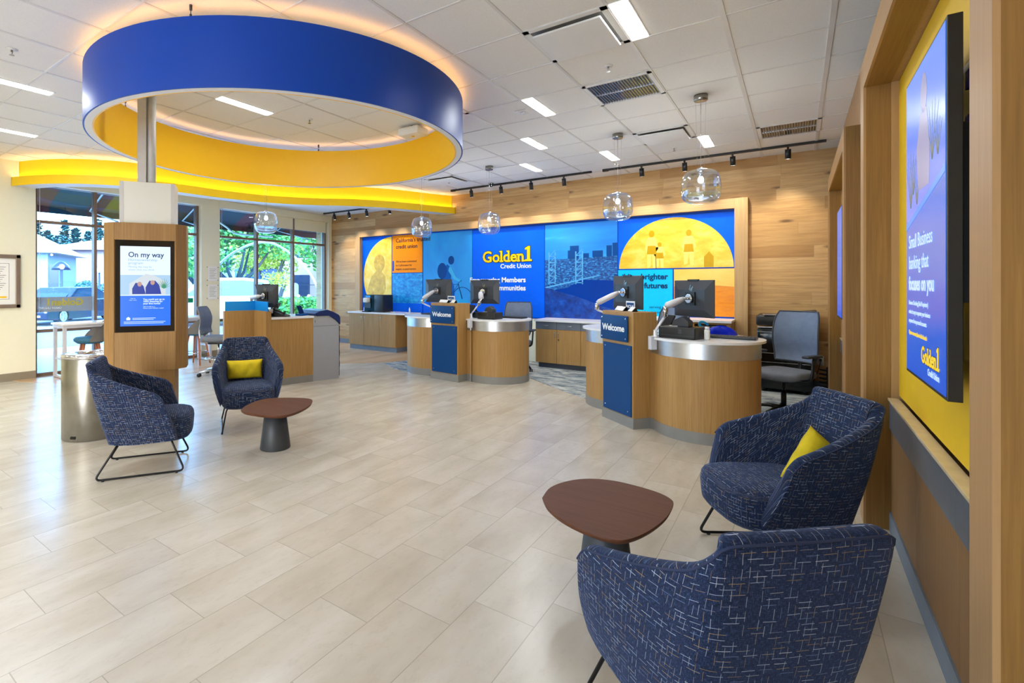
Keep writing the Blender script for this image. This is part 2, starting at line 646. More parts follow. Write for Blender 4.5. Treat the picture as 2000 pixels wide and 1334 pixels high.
def m_planks(name, W, L, cols, gap, axis_u, axis_v, knots=True, rough=0.55, var=0.9):
    """boards: long along axis_u, stacked along axis_v"""
    t = NT(name)
    geo = t.n('ShaderNodeNewGeometry')
    sp = t.n('ShaderNodeSeparateXYZ')
    t.l(geo.outputs['Position'], sp.inputs[0])
    U, V = sp.outputs[axis_u], sp.outputs[axis_v]
    rv = t.math('DIVIDE', V, W)
    row = t.math('FLOOR', rv)
    fv = t.math('SUBTRACT', rv, row)
    w1 = t.n('ShaderNodeTexWhiteNoise', noise_dimensions='1D')
    t.l(row, w1.inputs['W'])
    ru = t.math('ADD', t.math('DIVIDE', U, L), t.math('MULTIPLY', w1.outputs['Value'], 5.0))
    ci = t.math('FLOOR', ru)
    fu = t.math('SUBTRACT', ru, ci)
    eu = t.math('MULTIPLY', t.math('MINIMUM', fu, t.math('SUBTRACT', 1.0, fu)), L)
    ev = t.math('MULTIPLY', t.math('MINIMUM', fv, t.math('SUBTRACT', 1.0, fv)), W)
    joint = t.math('LESS_THAN', t.math('MINIMUM', eu, ev), gap)
    cb = t.n('ShaderNodeCombineXYZ')
    t.l(row, cb.inputs[0])
    t.l(ci, cb.inputs[1])
    wn_ = t.n('ShaderNodeTexWhiteNoise', noise_dimensions='3D')
    t.l(cb.outputs[0], wn_.inputs[0])
    uvw = t.n('ShaderNodeCombineXYZ')
    t.l(U, uvw.inputs[0])
    t.l(V, uvw.inputs[1])
    off = t.n('ShaderNodeVectorMath', operation='MULTIPLY_ADD')
    t.l(wn_.outputs['Color'], off.inputs[0])
    off.inputs[1].default_value = (9, 9, 9)
    t.l(uvw.outputs[0], off.inputs[2])
    mp = t.n('ShaderNodeMapping')
    mp.inputs['Scale'].default_value = (1.6, 26, 1)
    t.l(off.outputs[0], mp.inputs[0])
    g = t.noise(mp.outputs[0], 1.6, 5, 0.6, 0.5)
    mp3 = t.n('ShaderNodeMapping')
    mp3.inputs['Scale'].default_value = (0.9, 6, 1)
    t.l(off.outputs[0], mp3.inputs[0])
    g2 = t.noise(mp3.outputs[0], 1.3, 3, 0.5, 1.0)
    base = t.ramp(wn_.outputs['Value'], [(0.0, lin(*cols[0])), (0.5, lin(*cols[1])), (1.0, lin(*cols[2]))])
    base = t.mix(t.math('MULTIPLY', t.ramp(g, [(0.4, (0, 0, 0, 1)), (0.7, (1, 1, 1, 1))]), 0.45), base, lin(*cols[3]))
    base = t.mix(t.math('MULTIPLY', t.ramp(g2, [(0.5, (0, 0, 0, 1)), (0.75, (1, 1, 1, 1))]), 0.35 * var), base, lin(*cols[3]))
    if knots:
        mp2 = t.n('ShaderNodeMapping')
        mp2.inputs['Scale'].default_value = (1.5, 5.2, 1)
        t.l(off.outputs[0], mp2.inputs[0])
        vo = t.n('ShaderNodeTexVoronoi')
        vo.inputs['Scale'].default_value = 1.1
        t.l(mp2.outputs[0], vo.inputs['Vector'])
        dd = t.math('ADD', vo.outputs['Distance'], t.math('MULTIPLY', g, 0.16))
        k = t.ramp(dd, [(0.16, (1, 1, 1, 1)), (0.27, (0, 0, 0, 1))])
        sepc = t.n('ShaderNodeSeparateColor')
        t.l(vo.outputs['Color'], sepc.inputs[0])
        sel = t.math('GREATER_THAN', sepc.outputs[0], -0.1)
        base = t.mix(t.math('MULTIPLY', t.math('MULTIPLY', k, sel), 0.8), base, lin(92, 62, 36))
    base = t.mix(t.math('MULTIPLY', joint, 0.5), base, lin(96, 66, 38))
    t.l(base, t.b.inputs['Base Color'])
    t.b.inputs['Roughness'].default_value = rough
    t.bump(t.math('SUBTRACT', t.math('MULTIPLY', g, 0.15), joint), 0.3, 0.002)
    return t.mat


M['tile'] = m_tile()
M['planks'] = m_planks('knotty_timber_boards', 0.165, 1.55, [(180, 138, 82), (202, 162, 104), (218, 182, 128), (150, 106, 58)], 0.0012, 0, 2)
M['wood_floor'] = m_planks('wood_floor_boards', 0.17, 1.2, [(200, 160, 116), (212, 178, 134), (222, 190, 150), (182, 138, 96)], 0.0012, 1, 0, knots=False, rough=0.3)


def m_carpet():
    t = NT('carpet')
    v = t.coords('Object', (1.3, 3.2, 1))
    a = t.noise(v, 2.2, 8, 0.75, 0.8)
    b = t.noise(t.coords('Object'), 160, 2)
    c = t.ramp(a, [(0.34, lin(70, 84, 98)), (0.45, lin(128, 138, 142)), (0.56, lin(186, 188, 182)), (0.7, lin(206, 206, 198))])
    t.l(t.mix(0.18, c, b, 'OVERLAY'), t.b.inputs['Base Color'])
    t.b.inputs['Roughness'].default_value = 1
    t.b.inputs['Specular IOR Level'].default_value = 0.1
    t.bump(b, 0.6, 0.004)
    return t.mat


M['carpet'] = m_carpet()


def m_fabric():
    """navy weave with short white, gold and pale blue stitches; UV in metres"""
    t = NT('navy_stitched_fabric')
    tc = t.n('ShaderNodeTexCoord')
    uv = tc.outputs['UV']
    wv = t.n('ShaderNodeTexNoise')
    t.l(uv, wv.inputs['Vector'])
    wv.inputs['Scale'].default_value = 14
    wob = t.n('ShaderNodeVectorMath', operation='MULTIPLY_ADD')
    t.l(wv.outputs['Color'], wob.inputs[0])
    wob.inputs[1].default_value = (0.006, 0.006, 0)
    t.l(uv, wob.inputs[2])
    sp = t.n('ShaderNodeSeparateXYZ')
    t.l(wob.outputs[0], sp.inputs[0])

    def dashes(u, v, cl, cw, seed, half):
        # cells cl long (u) and cw wide (v), rows shifted at random
        rv = t.math('DIVIDE', v, cw)
        row = t.math('FLOOR', rv)
        fv = t.math('SUBTRACT', rv, row)
        wr = t.n('ShaderNodeTexWhiteNoise', noise_dimensions='1D')
        t.l(t.math('ADD', row, seed), wr.inputs['W'])
        ru = t.math('ADD', t.math('DIVIDE', u, cl), t.math('MULTIPLY', wr.outputs['Value'], 7.0))
        ci = t.math('FLOOR', ru)
        fu = t.math('SUBTRACT', ru, ci)
        cb = t.n('ShaderNodeCombineXYZ')
        t.l(row, cb.inputs[0]); t.l(ci, cb.inputs[1]); cb.inputs[2].default_value = seed
        wn_ = t.n('ShaderNodeTexWhiteNoise', noise_dimensions='3D')
        t.l(cb.outputs[0], wn_.inputs[0])
        a = t.math('LESS_THAN', t.math('ABSOLUTE', t.math('SUBTRACT', fv, 0.5)), half)
        b = t.math('LESS_THAN', t.math('ABSOLUTE', t.math('SUBTRACT', fu, 0.5)), 0.37)
        return t.math('MULTIPLY', t.math('MULTIPLY', a, b), t.math('GREATER_THAN', wn_.outputs['Value'], 0.34)), wn_.outputs['Color']
    m1, c1 = dashes(sp.outputs[0], sp.outputs[1], 0.044, 0.0150, 3.0, 0.048)
    m2, c2 = dashes(sp.outputs[1], sp.outputs[0], 0.038, 0.0170, 11.0, 0.040)
    fibre_map = t.n('ShaderNodeMapping')
    fibre_map.inputs['Scale'].default_value = (480, 90, 1)
    t.l(uv, fibre_map.inputs[0])
    fn = t.noise(fibre_map.outputs[0], 1, 3)
    fm2 = t.n('ShaderNodeMapping')
    fm2.inputs['Scale'].default_value = (90, 480, 1)
    t.l(uv, fm2.inputs[0])
    fn2 = t.noise(fm2.outputs[0], 1, 3)
    base = t.ramp(t.math('MULTIPLY', t.math('ADD', fn, fn2), 0.5), [(0.36, lin(14, 19, 36)), (0.52, lin(27, 38, 66)), (0.66, lin(56, 76, 112))])

    def dcol(c):
        s = t.n('ShaderNodeSeparateColor')
        t.l(c, s.inputs[0])
        return t.ramp(s.outputs[1], [(0.0, lin(214, 222, 230)), (0.4, lin(160, 178, 200)), (0.66, lin(176, 150, 92)), (0.8, lin(150, 118, 60)), (0.95, lin(110, 132, 170))])
    base = t.mix(t.math('MULTIPLY', m2, 0.5), base, dcol(c2))
    base = t.mix(t.math('MULTIPLY', m1, 0.72), base, dcol(c1))
    t.l(base, t.b.inputs['Base Color'])
    t.b.inputs['Roughness'].default_value = 0.9
    t.b.inputs['Sheen Weight'].default_value = 0.22
    t.b.inputs['Sheen Tint'].default_value = lin(150, 176, 230)
    t.b.inputs['Specular IOR Level'].default_value = 0.2
    t.bump(t.math('ADD', fn, fn2), 0.3, 0.001)
    return t.mat


M['fabric'] = m_fabric()

# ---------------------------------------------------------------- room shell
cove = spline([(-9.43, 2.32), (-9.02, 2.46), (-8.62, 2.69), (-8.30, 2.99), (-8.06, 3.38), (-7.91, 4.04), (-7.84, 4.80), (-7.62, 5.55), (-7.20, 6.17), (-6.76, 6.60), (-6.42, 7.05), (-6.14, 7.60), (-5.93, 8.15), (-5.70, 8.68)], 90)
NT_ = 0.6096
# floor: tile everywhere, timber boards under the windows, carpet behind the counters
m = MB(); m.bb(-10.0, XE + 0.3, YS - 0.2, YN + 0.15, -0.12, 0.0)
struct('floor', m, M['tile'])
m = MB()
fl_edge = [(p[0] - 0.02 + (0.35 if p[1] > 5.3 else 0) * min(1, max(0, (p[1] - 5.3) / 0.6)) * (1 if p[1] < 7.3 else max(0, 1 - (p[1] - 7.3) / 1.2)), p[1] + 0.0) for p in cove]
m.prism([(-9.43, YN)] + [(-9.43, 2.32)] + fl_edge + [(-5.7, YN)], 0.0, 0.003)
struct('floor', m, M['wood_floor'])
m = MB()
car = round_path([(-6.05, 6.84, 0), (-5.42, 6.46, 0), (-4.9, 6.30, 0), (-4.2, 6.45, 0), (-3.5, 7.25, 0), (-2.52, 6.46, 0), (-2.15, 6.22, 0), (-1.2, 5.7, 0), (-0.5, 6.1, 0), (-0.2, 5.9, 0), (0.15, 6.2, 0)], 0.3)
m.prism([(p.x, p.y) for p in car] + [(XE, 6.3), (XE, YN), (-5.72, YN), (-5.88, 7.6)], 0.0, 0.006)
struct('floor', m, M['carpet'])

# ceiling: lay-in tiles on a metal grid
def m_ceiling():
    t = NT('ceiling_tiles')
    v = t.coords('Object')
    a = t.noise(v, 140, 3, 0.6)
    t.l(t.ramp(a, [(0.35, lin(240, 239, 236)), (0.6, lin(246, 245, 242))]), t.b.inputs['Base Color'])
    t.b.inputs['Roughness'].default_value = 0.95
    t.b.inputs['Specular IOR Level'].default_value = 0.1
    return t.mat
M['ceiling'] = m_ceiling()
M['grid'] = plain('ceiling_grid_white', (226, 224, 220), 0.4, var=.01)
m = MB(); m.bb(-10.0, XE + 0.3, YS - 0.2, YN + 0.15, ZC, ZC + 0.1)
m.mi = 1
gx = [-1.02 + NT_ * k for k in range(-14, 3)]
gy = [7.02 + NT_ * k for k in range(-16, 3)]
for x in gx:
    w = 0.034 if abs(x + 0.41) < .05 or abs(x - 0.2) < .05 else 0.022
    m.bb(x - w / 2, x + w / 2, YS, YN, ZC - 0.006, ZC)
for y in gy:
    m.bb(XW, XE, y - 0.008, y + 0.008, ZC - 0.005, ZC)
struct('ceiling', m, [M['ceiling'], M['grid']])

m = MB(); m.bb(-10.0, XE + 0.3, YN, YN + 0.15, 0, ZC)
struct('wall_north', m, M['planks'])
m = MB(); m.bb(XE, XE + 0.3, YS, YN, 0, ZC)
struct('wall_east', m, M['wood_edge'])
m = MB()
m.bb(-10.0, -3.3, YS - 0.2, YS, 0, ZC); m.bb(-0.7, XE + 0.3, YS - 0.2, YS, 0, ZC); m.bb(-3.3, -0.7, YS - 0.2, YS, 2.9, ZC)
struct('wall_south', m, M['cream'])
m = MB()
for k in range(3): m.bb(-3.3 + 1.275 * k, -3.25 + 1.275 * k, YS - 0.15, YS - 0.07, 0, 2.9)
m.bb(-3.3, -0.7, YS - 0.14, YS - 0.08, 0, .06); m.bb(-3.3, -0.7, YS - 0.14, YS - 0.08, 2.84, 2.9); m.bb(-3.3, -0.7, YS - 0.14, YS - 0.08, 2.1, 2.15)
struct('window_3', m, M['bronze'])  # opening added for daylight fill, sized by effect; reflections hint at windows here
# west wall with two window openings
W1 = (2.62, 5.27); W2 = (5.66, 8.58); ZH = 3.02
m = MB()
m.bb(-9.70, XW, YS, W1[0], 0, ZC)
m.bb(-9.70, XW, W1[1], W2[0], 0, ZC)
m.bb(-9.70, XW, W2[1], YN, 0, ZC)
m.bb(-9.70, XW, W1[0], W1[1], ZH, ZC); m.bb(-9.70, XW, W2[0], W2[1], ZH, ZC)
struct('wall_west', m, M['cream'])
# baseboards
for a, b in ((YS, W1[0]), (W1[1], W2[0])):
    m = MB(); m.bb(XW, XW + 0.014, a, b, 0, 0.115)
    struct('baseboard_west', m, M['baseboard'])
m = MB(); m.bb(XW, -8.2, YN - 0.014, YN, 0.0, 0.11); m.bb(-0.55, 0.3, YN - 0.014, YN, 0.0, 0.11)
struct('baseboard_north', m, M['kick_blue'])

# lower white ceiling above the windows
m = MB()
m.prism([(p[0] - 0.12, p[1] + 0.10) for p in cove if p[0] - .12 > -9.4 and p[1] + .1 < YN] + [(-5.8, YN), (XW, YN), (XW, 2.5)], 3.14, 3.16)
struct('ceiling', m, M['white'])

# curved yellow cove
def offs(path, d):
    out = []
    for i, p in enumerate(path):
        a, b = path[max(i - 1, 0)], path[min(i + 1, len(path) - 1)]
        t = Vector((b[0] - a[0], b[1] - a[1])).normalized()
        out.append((p[0] - t.y * d, p[1] + t.x * d))
    return out
def clampw(path):
    return [(min(max(p[0], XW + 0.001), XE), min(p[1], YN - 0.001)) for p in path]
cv = thing('ceiling_cove', 'curving bright yellow two-step ceiling cove above the windows', 'ceiling cove', (-7.9, 5.0, 2.9))
c_in = clampw(offs(cove, 0.26)); c_up = clampw(offs(cove, 0.10)); c_up2 = clampw(offs(cove, 0.14)); c_ou = clampw(cove); c_t = clampw(offs(cove, 0.015))
m = MB(); m.prism(c_ou + c_t[::-1], 2.90, 3.03, True); m.build('lower_fascia', M['yellow_cove'], cv, True)
m = MB(); m.prism(c_up + c_up2[::-1], 2.95, ZC - 0.001, True); m.build('upper_fascia', M['yellow_cove'], cv, True)
m = MB(); m.prism(c_t + c_in[::-1], 2.90, 2.93); m.build('underside', M['white'], cv, True, label='white underside of the cove')
s0 = clampw(offs(cove, 0.045)); s1 = clampw(offs(cove, 0.065))
m = MB(); m.prism(s0 + s1[::-1], 2.965, 2.985); m.build('light_strip', M['led_warm'], cv, True)

# ---------------------------------------------------------------- windows
def window(n, y0, y1, mulls, ztop):
    X = -9.58
    m = MB()
    w = 0.045
    ys = [y0 + w / 2] + mulls + [y1 - w / 2]
    for y in ys:
        m.bb(X - 0.05, X + 0.05, y - w / 2, y + w / 2, 0.0, ztop)
    for z, h in ((0.025, 0.05), (0.705, 0.05), (2.42, 0.045), (ztop - 0.02, 0.04)):
        m.bb(X - 0.045, X + 0.045, y0, y1, z - h / 2, z + h / 2)
    o = struct('window_%d' % n, m, M['bronze'])
    for a, b in zip(ys[:-1], ys[1:]):
        for z0, z1 in ((0.05, 0.68), (0.73, 2.4), (2.44, ztop - 0.04)):
            g = MB(); g.bb(X - 0.004, X + 0.004, a + w / 2, b - w / 2, z0, z1)
            g.build('pane', M['pane'], o)
            if z1 < 0.7:
                g = MB(); g.bb(X + 0.006, X + 0.008, a + w / 2, b - w / 2, z0, z1)
                g.build('frosted_film', M['frost'], o)
    return o
win1 = window(1, W1[0], W1[1], [3.47, 4.35], ZH)
win2 = window(2, W2[0], W2[1], [6.60, 7.58], ZH)
for n, (a, b) in enumerate((W1, W2)):
    t = thing('roller_blind', ('cream roller blind box above the window left of the notices', 'long cream roller blind box above the right windows, two blinds partly down')[n], 'blind', (-9.45, (a + b) / 2, 2.95), group='roller blinds at the windows')
    m = MB(); m.bb(-9.56, XW + 0.03, a - 0.02, b + (0.02 if n == 0 else 0.08), 2.985, 3.135)
    m.build('valance', M['cream'], t, True)
    if n:
        for q0, q1 in ((6.64, 7.55), (7.6, 8.56)):
            m = MB(); m.bb(-9.52, -9.516, q0, q1, 2.74, 2.99)
            m.bb(-9.524, -9.512, q0, q1, 2.725, 2.745)
            m.build('shade', M['cream'], t, True)
    m = MB(); m.tube([(-9.46, a + 0.06, 2.98), (-9.455, a + 0.055, 1.9), (-9.46, a + 0.05, 1.0)], 0.003, 6)
    m.build('pull_chain', M['paper'], t, True)

# window decal: a grey band with the name reading correctly from outside
t = thing('window_decal', 'grey window band with mirrored yellow lettering on the left window', 'decal', (-9.57, 3.0, 1.25))
m = MB(); m.bb(-9.572, -9.570, 2.66, 3.44, 1.00, 1.235); m.build('band', M['film'], t, True)
text_mb('Golden1', 0.15, (-9.568, 3.30, 1.10), (0, 1, 0), (0, 0, 1), 'LEFT', 0.006, 0.001, mirror=True, sx=0.98).build('lettering', plain('decal_gold', (176, 166, 70), .6), t, True)
text_mb('CREDIT UNION', 0.04, (-9.568, 3.0, 1.045), (0, 1, 0), (0, 0, 1), 'LEFT', 0.0, 0.001, mirror=True).build('lettering', M['paper'], t, True)

# ---------------------------------------------------------------- wall pieces on the left
t = thing('framed_certificate', 'framed certificate in a wide pewter frame on the cream wall', 'picture frame', (XW + 0.02, 2.1, 1.48))
m = MB()
y0, y1, z0, z1, w = 1.78, 2.427, 1.085, 1.877, 0.055
for a in ((y0, y1, z0, z0 + w), (y0, y1, z1 - w, z1), (y0, y0 + w, z0, z1), (y1 - w, y1, z0, z1)):
    m.bb(XW + 0.001, XW + 0.035, *a)
m.build('frame', M['frame_metal'], t, True, bevel=0.006)
m = MB(); m.bb(XW + 0.004, XW + 0.012, y0 + w, y1 - w, z0 + w, z1 - w); m.build('mat_board', M['paper'], t, True)
m = MB()
for a in ((y0 + .13, y1 - .13, z0 + .13, z0 + .134), (y0 + .13, y1 - .13, z1 - .134, z1 - .13), (y0 + .13, y0 + .134, z0 + .13, z1 - .13), (y1 - .134, y1 - .13, z0 + .13, z1 - .13)):
    m.bb(XW + 0.012, XW + 0.0135, *a)
for k in range(12):
    zz = z1 - 0.19 - k * 0.03
    m.bb(XW + 0.012, XW + 0.0132, y0 + 0.17 + 0.03 * (k % 3), y1 - 0.17 - 0.02 * (k % 4), zz, zz + 0.006)
m.build('printed_text', M['ink'], t, True)
m = MB(); m.bb(XW + 0.012, XW + 0.0135, y1 - 0.25, y1 - 0.16, z0 + 0.15, z0 + 0.175); m.build('gold_emblem', M['gold'], t, True)

for k, (z0, z1) in enumerate(((1.50, 1.80), (1.14, 1.44))):
    t = thing('wall_notice', ('upper clear framed notice on the cream pier between windows', 'lower clear framed notice on the cream pier between windows')[k], 'notice', (XW, 5.49, z0), group='notices on the window pier')
    m = MB(); m.bb(XW + 0.008, XW + 0.014, 5.40, 5.60, z0, z1); m.build('sheet', M['paper'], t, True)
    m = MB()
    for yy in (5.385, 5.615):
        for zz in (z0 + 0.02, z1 - 0.02):
            m.lathe([(0.007, 0), (0.007, 0.018)], (XW, yy, zz), 10, Matrix.Rotation(R(90), 4, 'Y'))
    m.build('standoff', M['steel'], t, True)
    m = MB()
    for q in range(7):
        m.bb(XW + 0.014, XW + 0.0145, 5.43, 5.57 - 0.02 * (q % 3), z1 - 0.06 - q * 0.03, z1 - 0.055 - q * 0.03)
    m.build('printed_text', M['ink'], t, True)

# ---------------------------------------------------------------- mural wall
YM = 8.66
mr = thing('mural', 'long blue, yellow and orange photo mural with gold logo in an oak surround', 'mural', (-4.5, YM, 1.7))
fr = mr
d0, d1 = YN - 0.11, YN
for a_, b_ in ((-8.50, -8.35), (-0.745, -0.576)):
    m = MB(); m.bb(a_, b_, d0, d1, 0.0, 2.70); m.build('frame_upright', M['wood_frame'], fr, True, bevel=.003)
m = MB(); m.bb(-8.35, -0.745, d0, d1, 2.555, 2.70); m.build('frame_header', M['wood_frame_x'], fr, True, bevel=.003)

CB = {}
def flat(name, rgb, rough=0.45, var=0.03, emit=0.0):
    if name not in CB:
        CB[name] = plain(name, rgb, rough, var=var, emit=emit, spec=.14)
    return CB[name]
ME = 0.0
def photo(name, stops, scale=(1, 1, 1), nscale=2.0, rough=.35, detail=5, emit=ME, loc=(0, 0, 0)):
    t = NT(name)
    a = t.noise(t.coords('Object', scale, loc), nscale, detail, 0.62, 0.4)
    c = t.ramp(a, [(p, lin(*q)) for p, q in stops])
    t.l(c, t.b.inputs['Base Color'])
    t.l(c, t.b.inputs['Emission Color'])
    t.b.inputs['Emission Strength'].default_value = emit
    t.b.inputs['Roughness'].default_value = rough
    return t.mat
BL = flat('mural_blue', (0, 98, 246), 0.4, emit=ME)
BD = flat('mural_deep_blue', (0, 66, 178), 0.3, emit=ME)
OR = flat('mural_orange', (255, 150, 0), 0.3, emit=ME)
CY = flat('mural_cyan', (0, 196, 255), 0.3, emit=ME)
LY = flat('mural_light_yellow', (250, 226, 116), 0.3, emit=ME)
DY = flat('mural_ochre', (196, 156, 14), 0.3, emit=ME)
YL = flat('mural_yellow', (240, 204, 30), 0.3, emit=ME)
SK = flat('mural_sky_blue', (28, 138, 214), 0.3, emit=ME)
NB = flat('mural_navy', (8, 50, 110), 0.3, emit=ME * .6)
def panel(name, x0, x1, z0, z1, mat, d=0.0, label=None):
    m = MB(); m.bb(x0, x1, YM - 0.006 - d, YN - 0.001, z0, z1)
    return m.build(name, mat, mr, True, label=label)
panel('backing_panel', -8.35, -0.745, 0.80, 2.555, BD, -0.004)
def shp(name, pts, mat, y, par, t=0.0015):
    m = MB()
    m.pprism(pts, (0, y, 0), (1, 0, 0), (0, 0, 1), t)
    return m.build(name, mat, par, True)
def arc(cx, cz, rx, rz, a0, a1, n=40):
    return [(cx + rx * math.cos(R(a0 + (a1 - a0) * k / n)), cz + rz * math.sin(R(a0 + (a1 - a0) * k / n))) for k in range(n + 1)]
g = 0.012
F_ = YM - 0.0062
p = panel('graphic_panel', -8.34, -7.43, 0.82, 2.54, BL, label='blue panel with a yellow half disc and a child')
YT = photo('yellow_print', [(0.3, (226, 186, 20)), (0.5, (244, 214, 70)), (0.7, (252, 234, 140))], (2, 1, 2), 2.5)
shp('yellow_half_disc', arc(-7.43, 1.62, 0.87, 0.90, 90, 270), YT, F_, p)
hd = arc(-7.80, 1.93, 0.17, 0.20, -60, 240, 24)
shp('printed_figure', hd + [(-8.05, 1.62), (-8.18, 1.30), (-8.10, 1.15), (-7.75, 1.10), (-7.60, 1.34), (-7.62, 1.62), (-7.72, 1.72)], photo('ochre_print', [(0.35, (188, 150, 14)), (0.6, (220, 184, 40)), (0.75, (244, 220, 110))], (3, 1, 3), 3), F_ - 0.0016, p)
p = panel('graphic_panel', -7.41, -6.555, 1.70, 2.54, OR, label='orange panel with navy lettering')
def mtext(s, size, x, z, par, mat, align='LEFT', bold=0.0, sx=1.0, d=0.0):
    return text_mb(s, size, (x, F_ - d - 0.0015, z), (1, 0, 0), (0, 0, 1), align, bold, 0.0015, sx=sx).build('lettering', mat, par, True)
INK = flat('mural_ink', (40, 30, 60), 0.5)
mtext("California's trusted", 0.125, -7.30, 2.38, p, INK, bold=.002)
mtext('credit union', 0.125, -7.30, 2.24, p, INK, bold=.002)
for k, s in enumerate(("We've been committed", 'to Californians for', 'helpful, trusted service')):
    mtext(s, 0.062, -7.30, 1.93 - k * 0.085, p, INK)
m = MB(); m.bb(-7.40, -7.36, F_ - .0015, F_, 1.74, 1.97); m.build('blue_marker', BD, p, True)
p = panel('graphic_panel', -7.41, -6.555, 0.82, 1.685, photo('city_print_cyan', [(0.3, (0, 84, 190)), (0.5, (10, 140, 224)), (0.68, (60, 190, 240)), (0.8, (150, 226, 250))], (5, 1, 8), 2.0, detail=8), label='cyan panel with an aerial view')
panel('graphic_panel', -7.41, -6.555, 0.82, 1.02, BL, .001)
p = panel('graphic_panel', -6.53, -5.295, 0.82, 2.53, photo('sky_print', [(0.3, (0, 130, 226)), (0.6, (16, 156, 240)), (0.8, (40, 172, 246))], (1, 1, .5), 1.5, detail=3), label='blue panel with a cyclist wearing a backpack')
CYN = flat('cyclist_ink', (10, 72, 150), .4, emit=ME * .7); CYL = flat('cyclist_light', (70, 180, 236), .4, emit=ME)
cxx = -5.93
body = [(cxx - .13, 1.34), (cxx - .17, 1.46), (cxx - .10, 1.62), (cxx - .03, 1.80), (cxx + .03, 1.86), (cxx + .10, 1.80), (cxx + .14, 1.70), (cxx + .12, 1.56), (cxx + .20, 1.40), (cxx + .22, 1.16), (cxx + .13, 1.12), (cxx + .08, 1.30)]
shp('printed_figure', body, flat('cyclist_shorts', (8, 94, 186), .4, emit=ME), F_, p)
shp('printed_figure', arc(cxx + .13, 1.94, .075, .09, 0, 360, 20)[:-1], CYN, F_ - .0016, p)
shp('printed_figure', arc(cxx - .10, 1.72, .12, .17, 0, 360, 20)[:-1], CYN, F_ - .002, p)
shp('printed_figure', [(cxx + .08, 1.80), (cxx + .14, 1.79), (cxx + .24, 1.60), (cxx + .36, 1.52), (cxx + .37, 1.48), (cxx + .20, 1.54), (cxx + .06, 1.72)], CYL, F_ - .003, p)
m = MB()
for wx, wz, wr in ((cxx + .40, 1.14, .24), (cxx - .22, 1.14, .24)):
    m.tube([(wx + wr * math.cos(R(a)), F_ - .002, wz + wr * math.sin(R(a))) for a in range(0, 360, 12)], 0.007, 5, True)
m.tube([(cxx - .22, F_ - .002, 1.14), (cxx - .1, F_ - .002, 1.42), (cxx + .3, F_ - .002, 1.44), (cxx + .08, F_ - .002, 1.16), (cxx - .1, F_ - .002, 1.42)], 0.008, 5)
m.tube([(cxx + .40, F_ - .002, 1.14), (cxx + .3, F_ - .002, 1.46), (cxx + .38, F_ - .002, 1.52)], 0.008, 5)
m.build('printed_bicycle', CYN, p, True)
m = MB(); m.bb(-5.60, -5.57, F_ - .001, F_, 1.12, 1.56); m.bb(-6.53, -5.40, F_ - .001, F_, 1.06, 1.12); m.build('printed_railing', flat('rail_print', (40, 170, 236), .4, emit=ME), p, True)
shp('printed_ground', [(-6.53, .82), (-5.295, .82), (-5.295, 1.04), (-6.53, 1.06)], BL, F_ - .0005, p)
p = panel('graphic_panel', -5.285, -3.745, 0.82, 2.52, BL, label='bright blue panel with the logo and slogan')
# logo: heavy slab-serif name, yellow on dark, standing proud of the panel
def logo(par, o, ex, ez, s, body, edge, sub=None, sub_txt='Credit Union', d=0.004):
    ex, ez = Vector(ex), Vector(ez)
    o = Vector(o)
    one = [(3.06, 0), (3.50, 0), (3.50, .10), (3.38, .14), (3.38, .92), (3.28, .92), (3.06, .80), (3.06, .70), (3.20, .72), (3.20, .14), (3.06, .10)]
    for g_, mat, dep in ((0.045, edge, d), (0.012, body, d * 1.8)):
        q = g_ * s
        text_mb('Golden', s, o, ex, ez, 'LEFT', q * 1.0 + .012 * s, dep).build('lettering', mat, par, True)
        m = MB()
        c0 = (3.28 * s, .45 * s)
        m.pprism([(x * s + (q if x * s > c0[0] else -q), z * s + (q if z * s > c0[1] else -q)) for x, z in one], o, ex, ez, dep)
        for x0, x1, z0, z1 in ((1.27, 1.53, 0, .07), (1.27, 1.42, .63, .69), (1.90, 2.05, 0, .07), (1.78, 1.94, .63, .69), (2.49, 2.71, 0, .07), (2.83, 3.02, 0, .07), (2.48, 2.62, .40, .46)):
            m.pprism([(x0 * s - q, z0 * s - q), (x1 * s + q, z0 * s - q), (x1 * s + q, z1 * s + q), (x0 * s - q, z1 * s + q)], o, ex, ez, dep * .98)
        m.build('lettering', mat, par, True)
    if sub:
        text_mb(sub_txt, 0.40 * s, o + ex * 3.48 * s - ez * 0.42 * s, ex, ez, 'RIGHT', 0.006 * s, d).build('lettering', sub, par, True)
LE = flat('logo_edge', (20, 30, 50), .5)
LG = flat('logo_gold', (255, 204, 24), .4, emit=ME)
WT = flat('mural_white', (250, 252, 255), .4, emit=ME)
logo(p, (-5.05, F_ - .0005, 1.875), (1, 0, 0), (0, 0, 1), 0.302, LG, LE, WT)
mtext('Empowering Members', 0.135, -4.115, 1.48, p, WT, 'RIGHT', .004)
mtext('Serving Communities', 0.135, -4.115, 1.325, p, WT, 'RIGHT', .004)
p = panel('graphic_panel', -3.73, -2.44, 0.82, 2.52, photo('sky_city_print', [(0.3, (0, 112, 220)), (0.55, (20, 148, 238)), (0.75, (90, 190, 248))], (.5, 1, 2), 1.2, detail=4), label='blue panel with a lift bridge and city skyline')
DB = photo('trees_print', [(0.35, (0, 38, 110)), (0.55, (0, 62, 156)), (0.75, (20, 96, 190))], (4, 1, 4), 2.0, detail=6)
CT = photo('city_print', [(0.4, (0, 50, 120)), (0.52, (10, 90, 170)), (0.62, (50, 150, 216)), (0.75, (140, 210, 240))], (9, 1, 20), 2.0, detail=6)
shp('printed_city', [(-3.73, 1.30), (-2.44, 1.30), (-2.44, 1.92), (-3.0, 1.90), (-3.73, 1.88)], CT, F_, p)
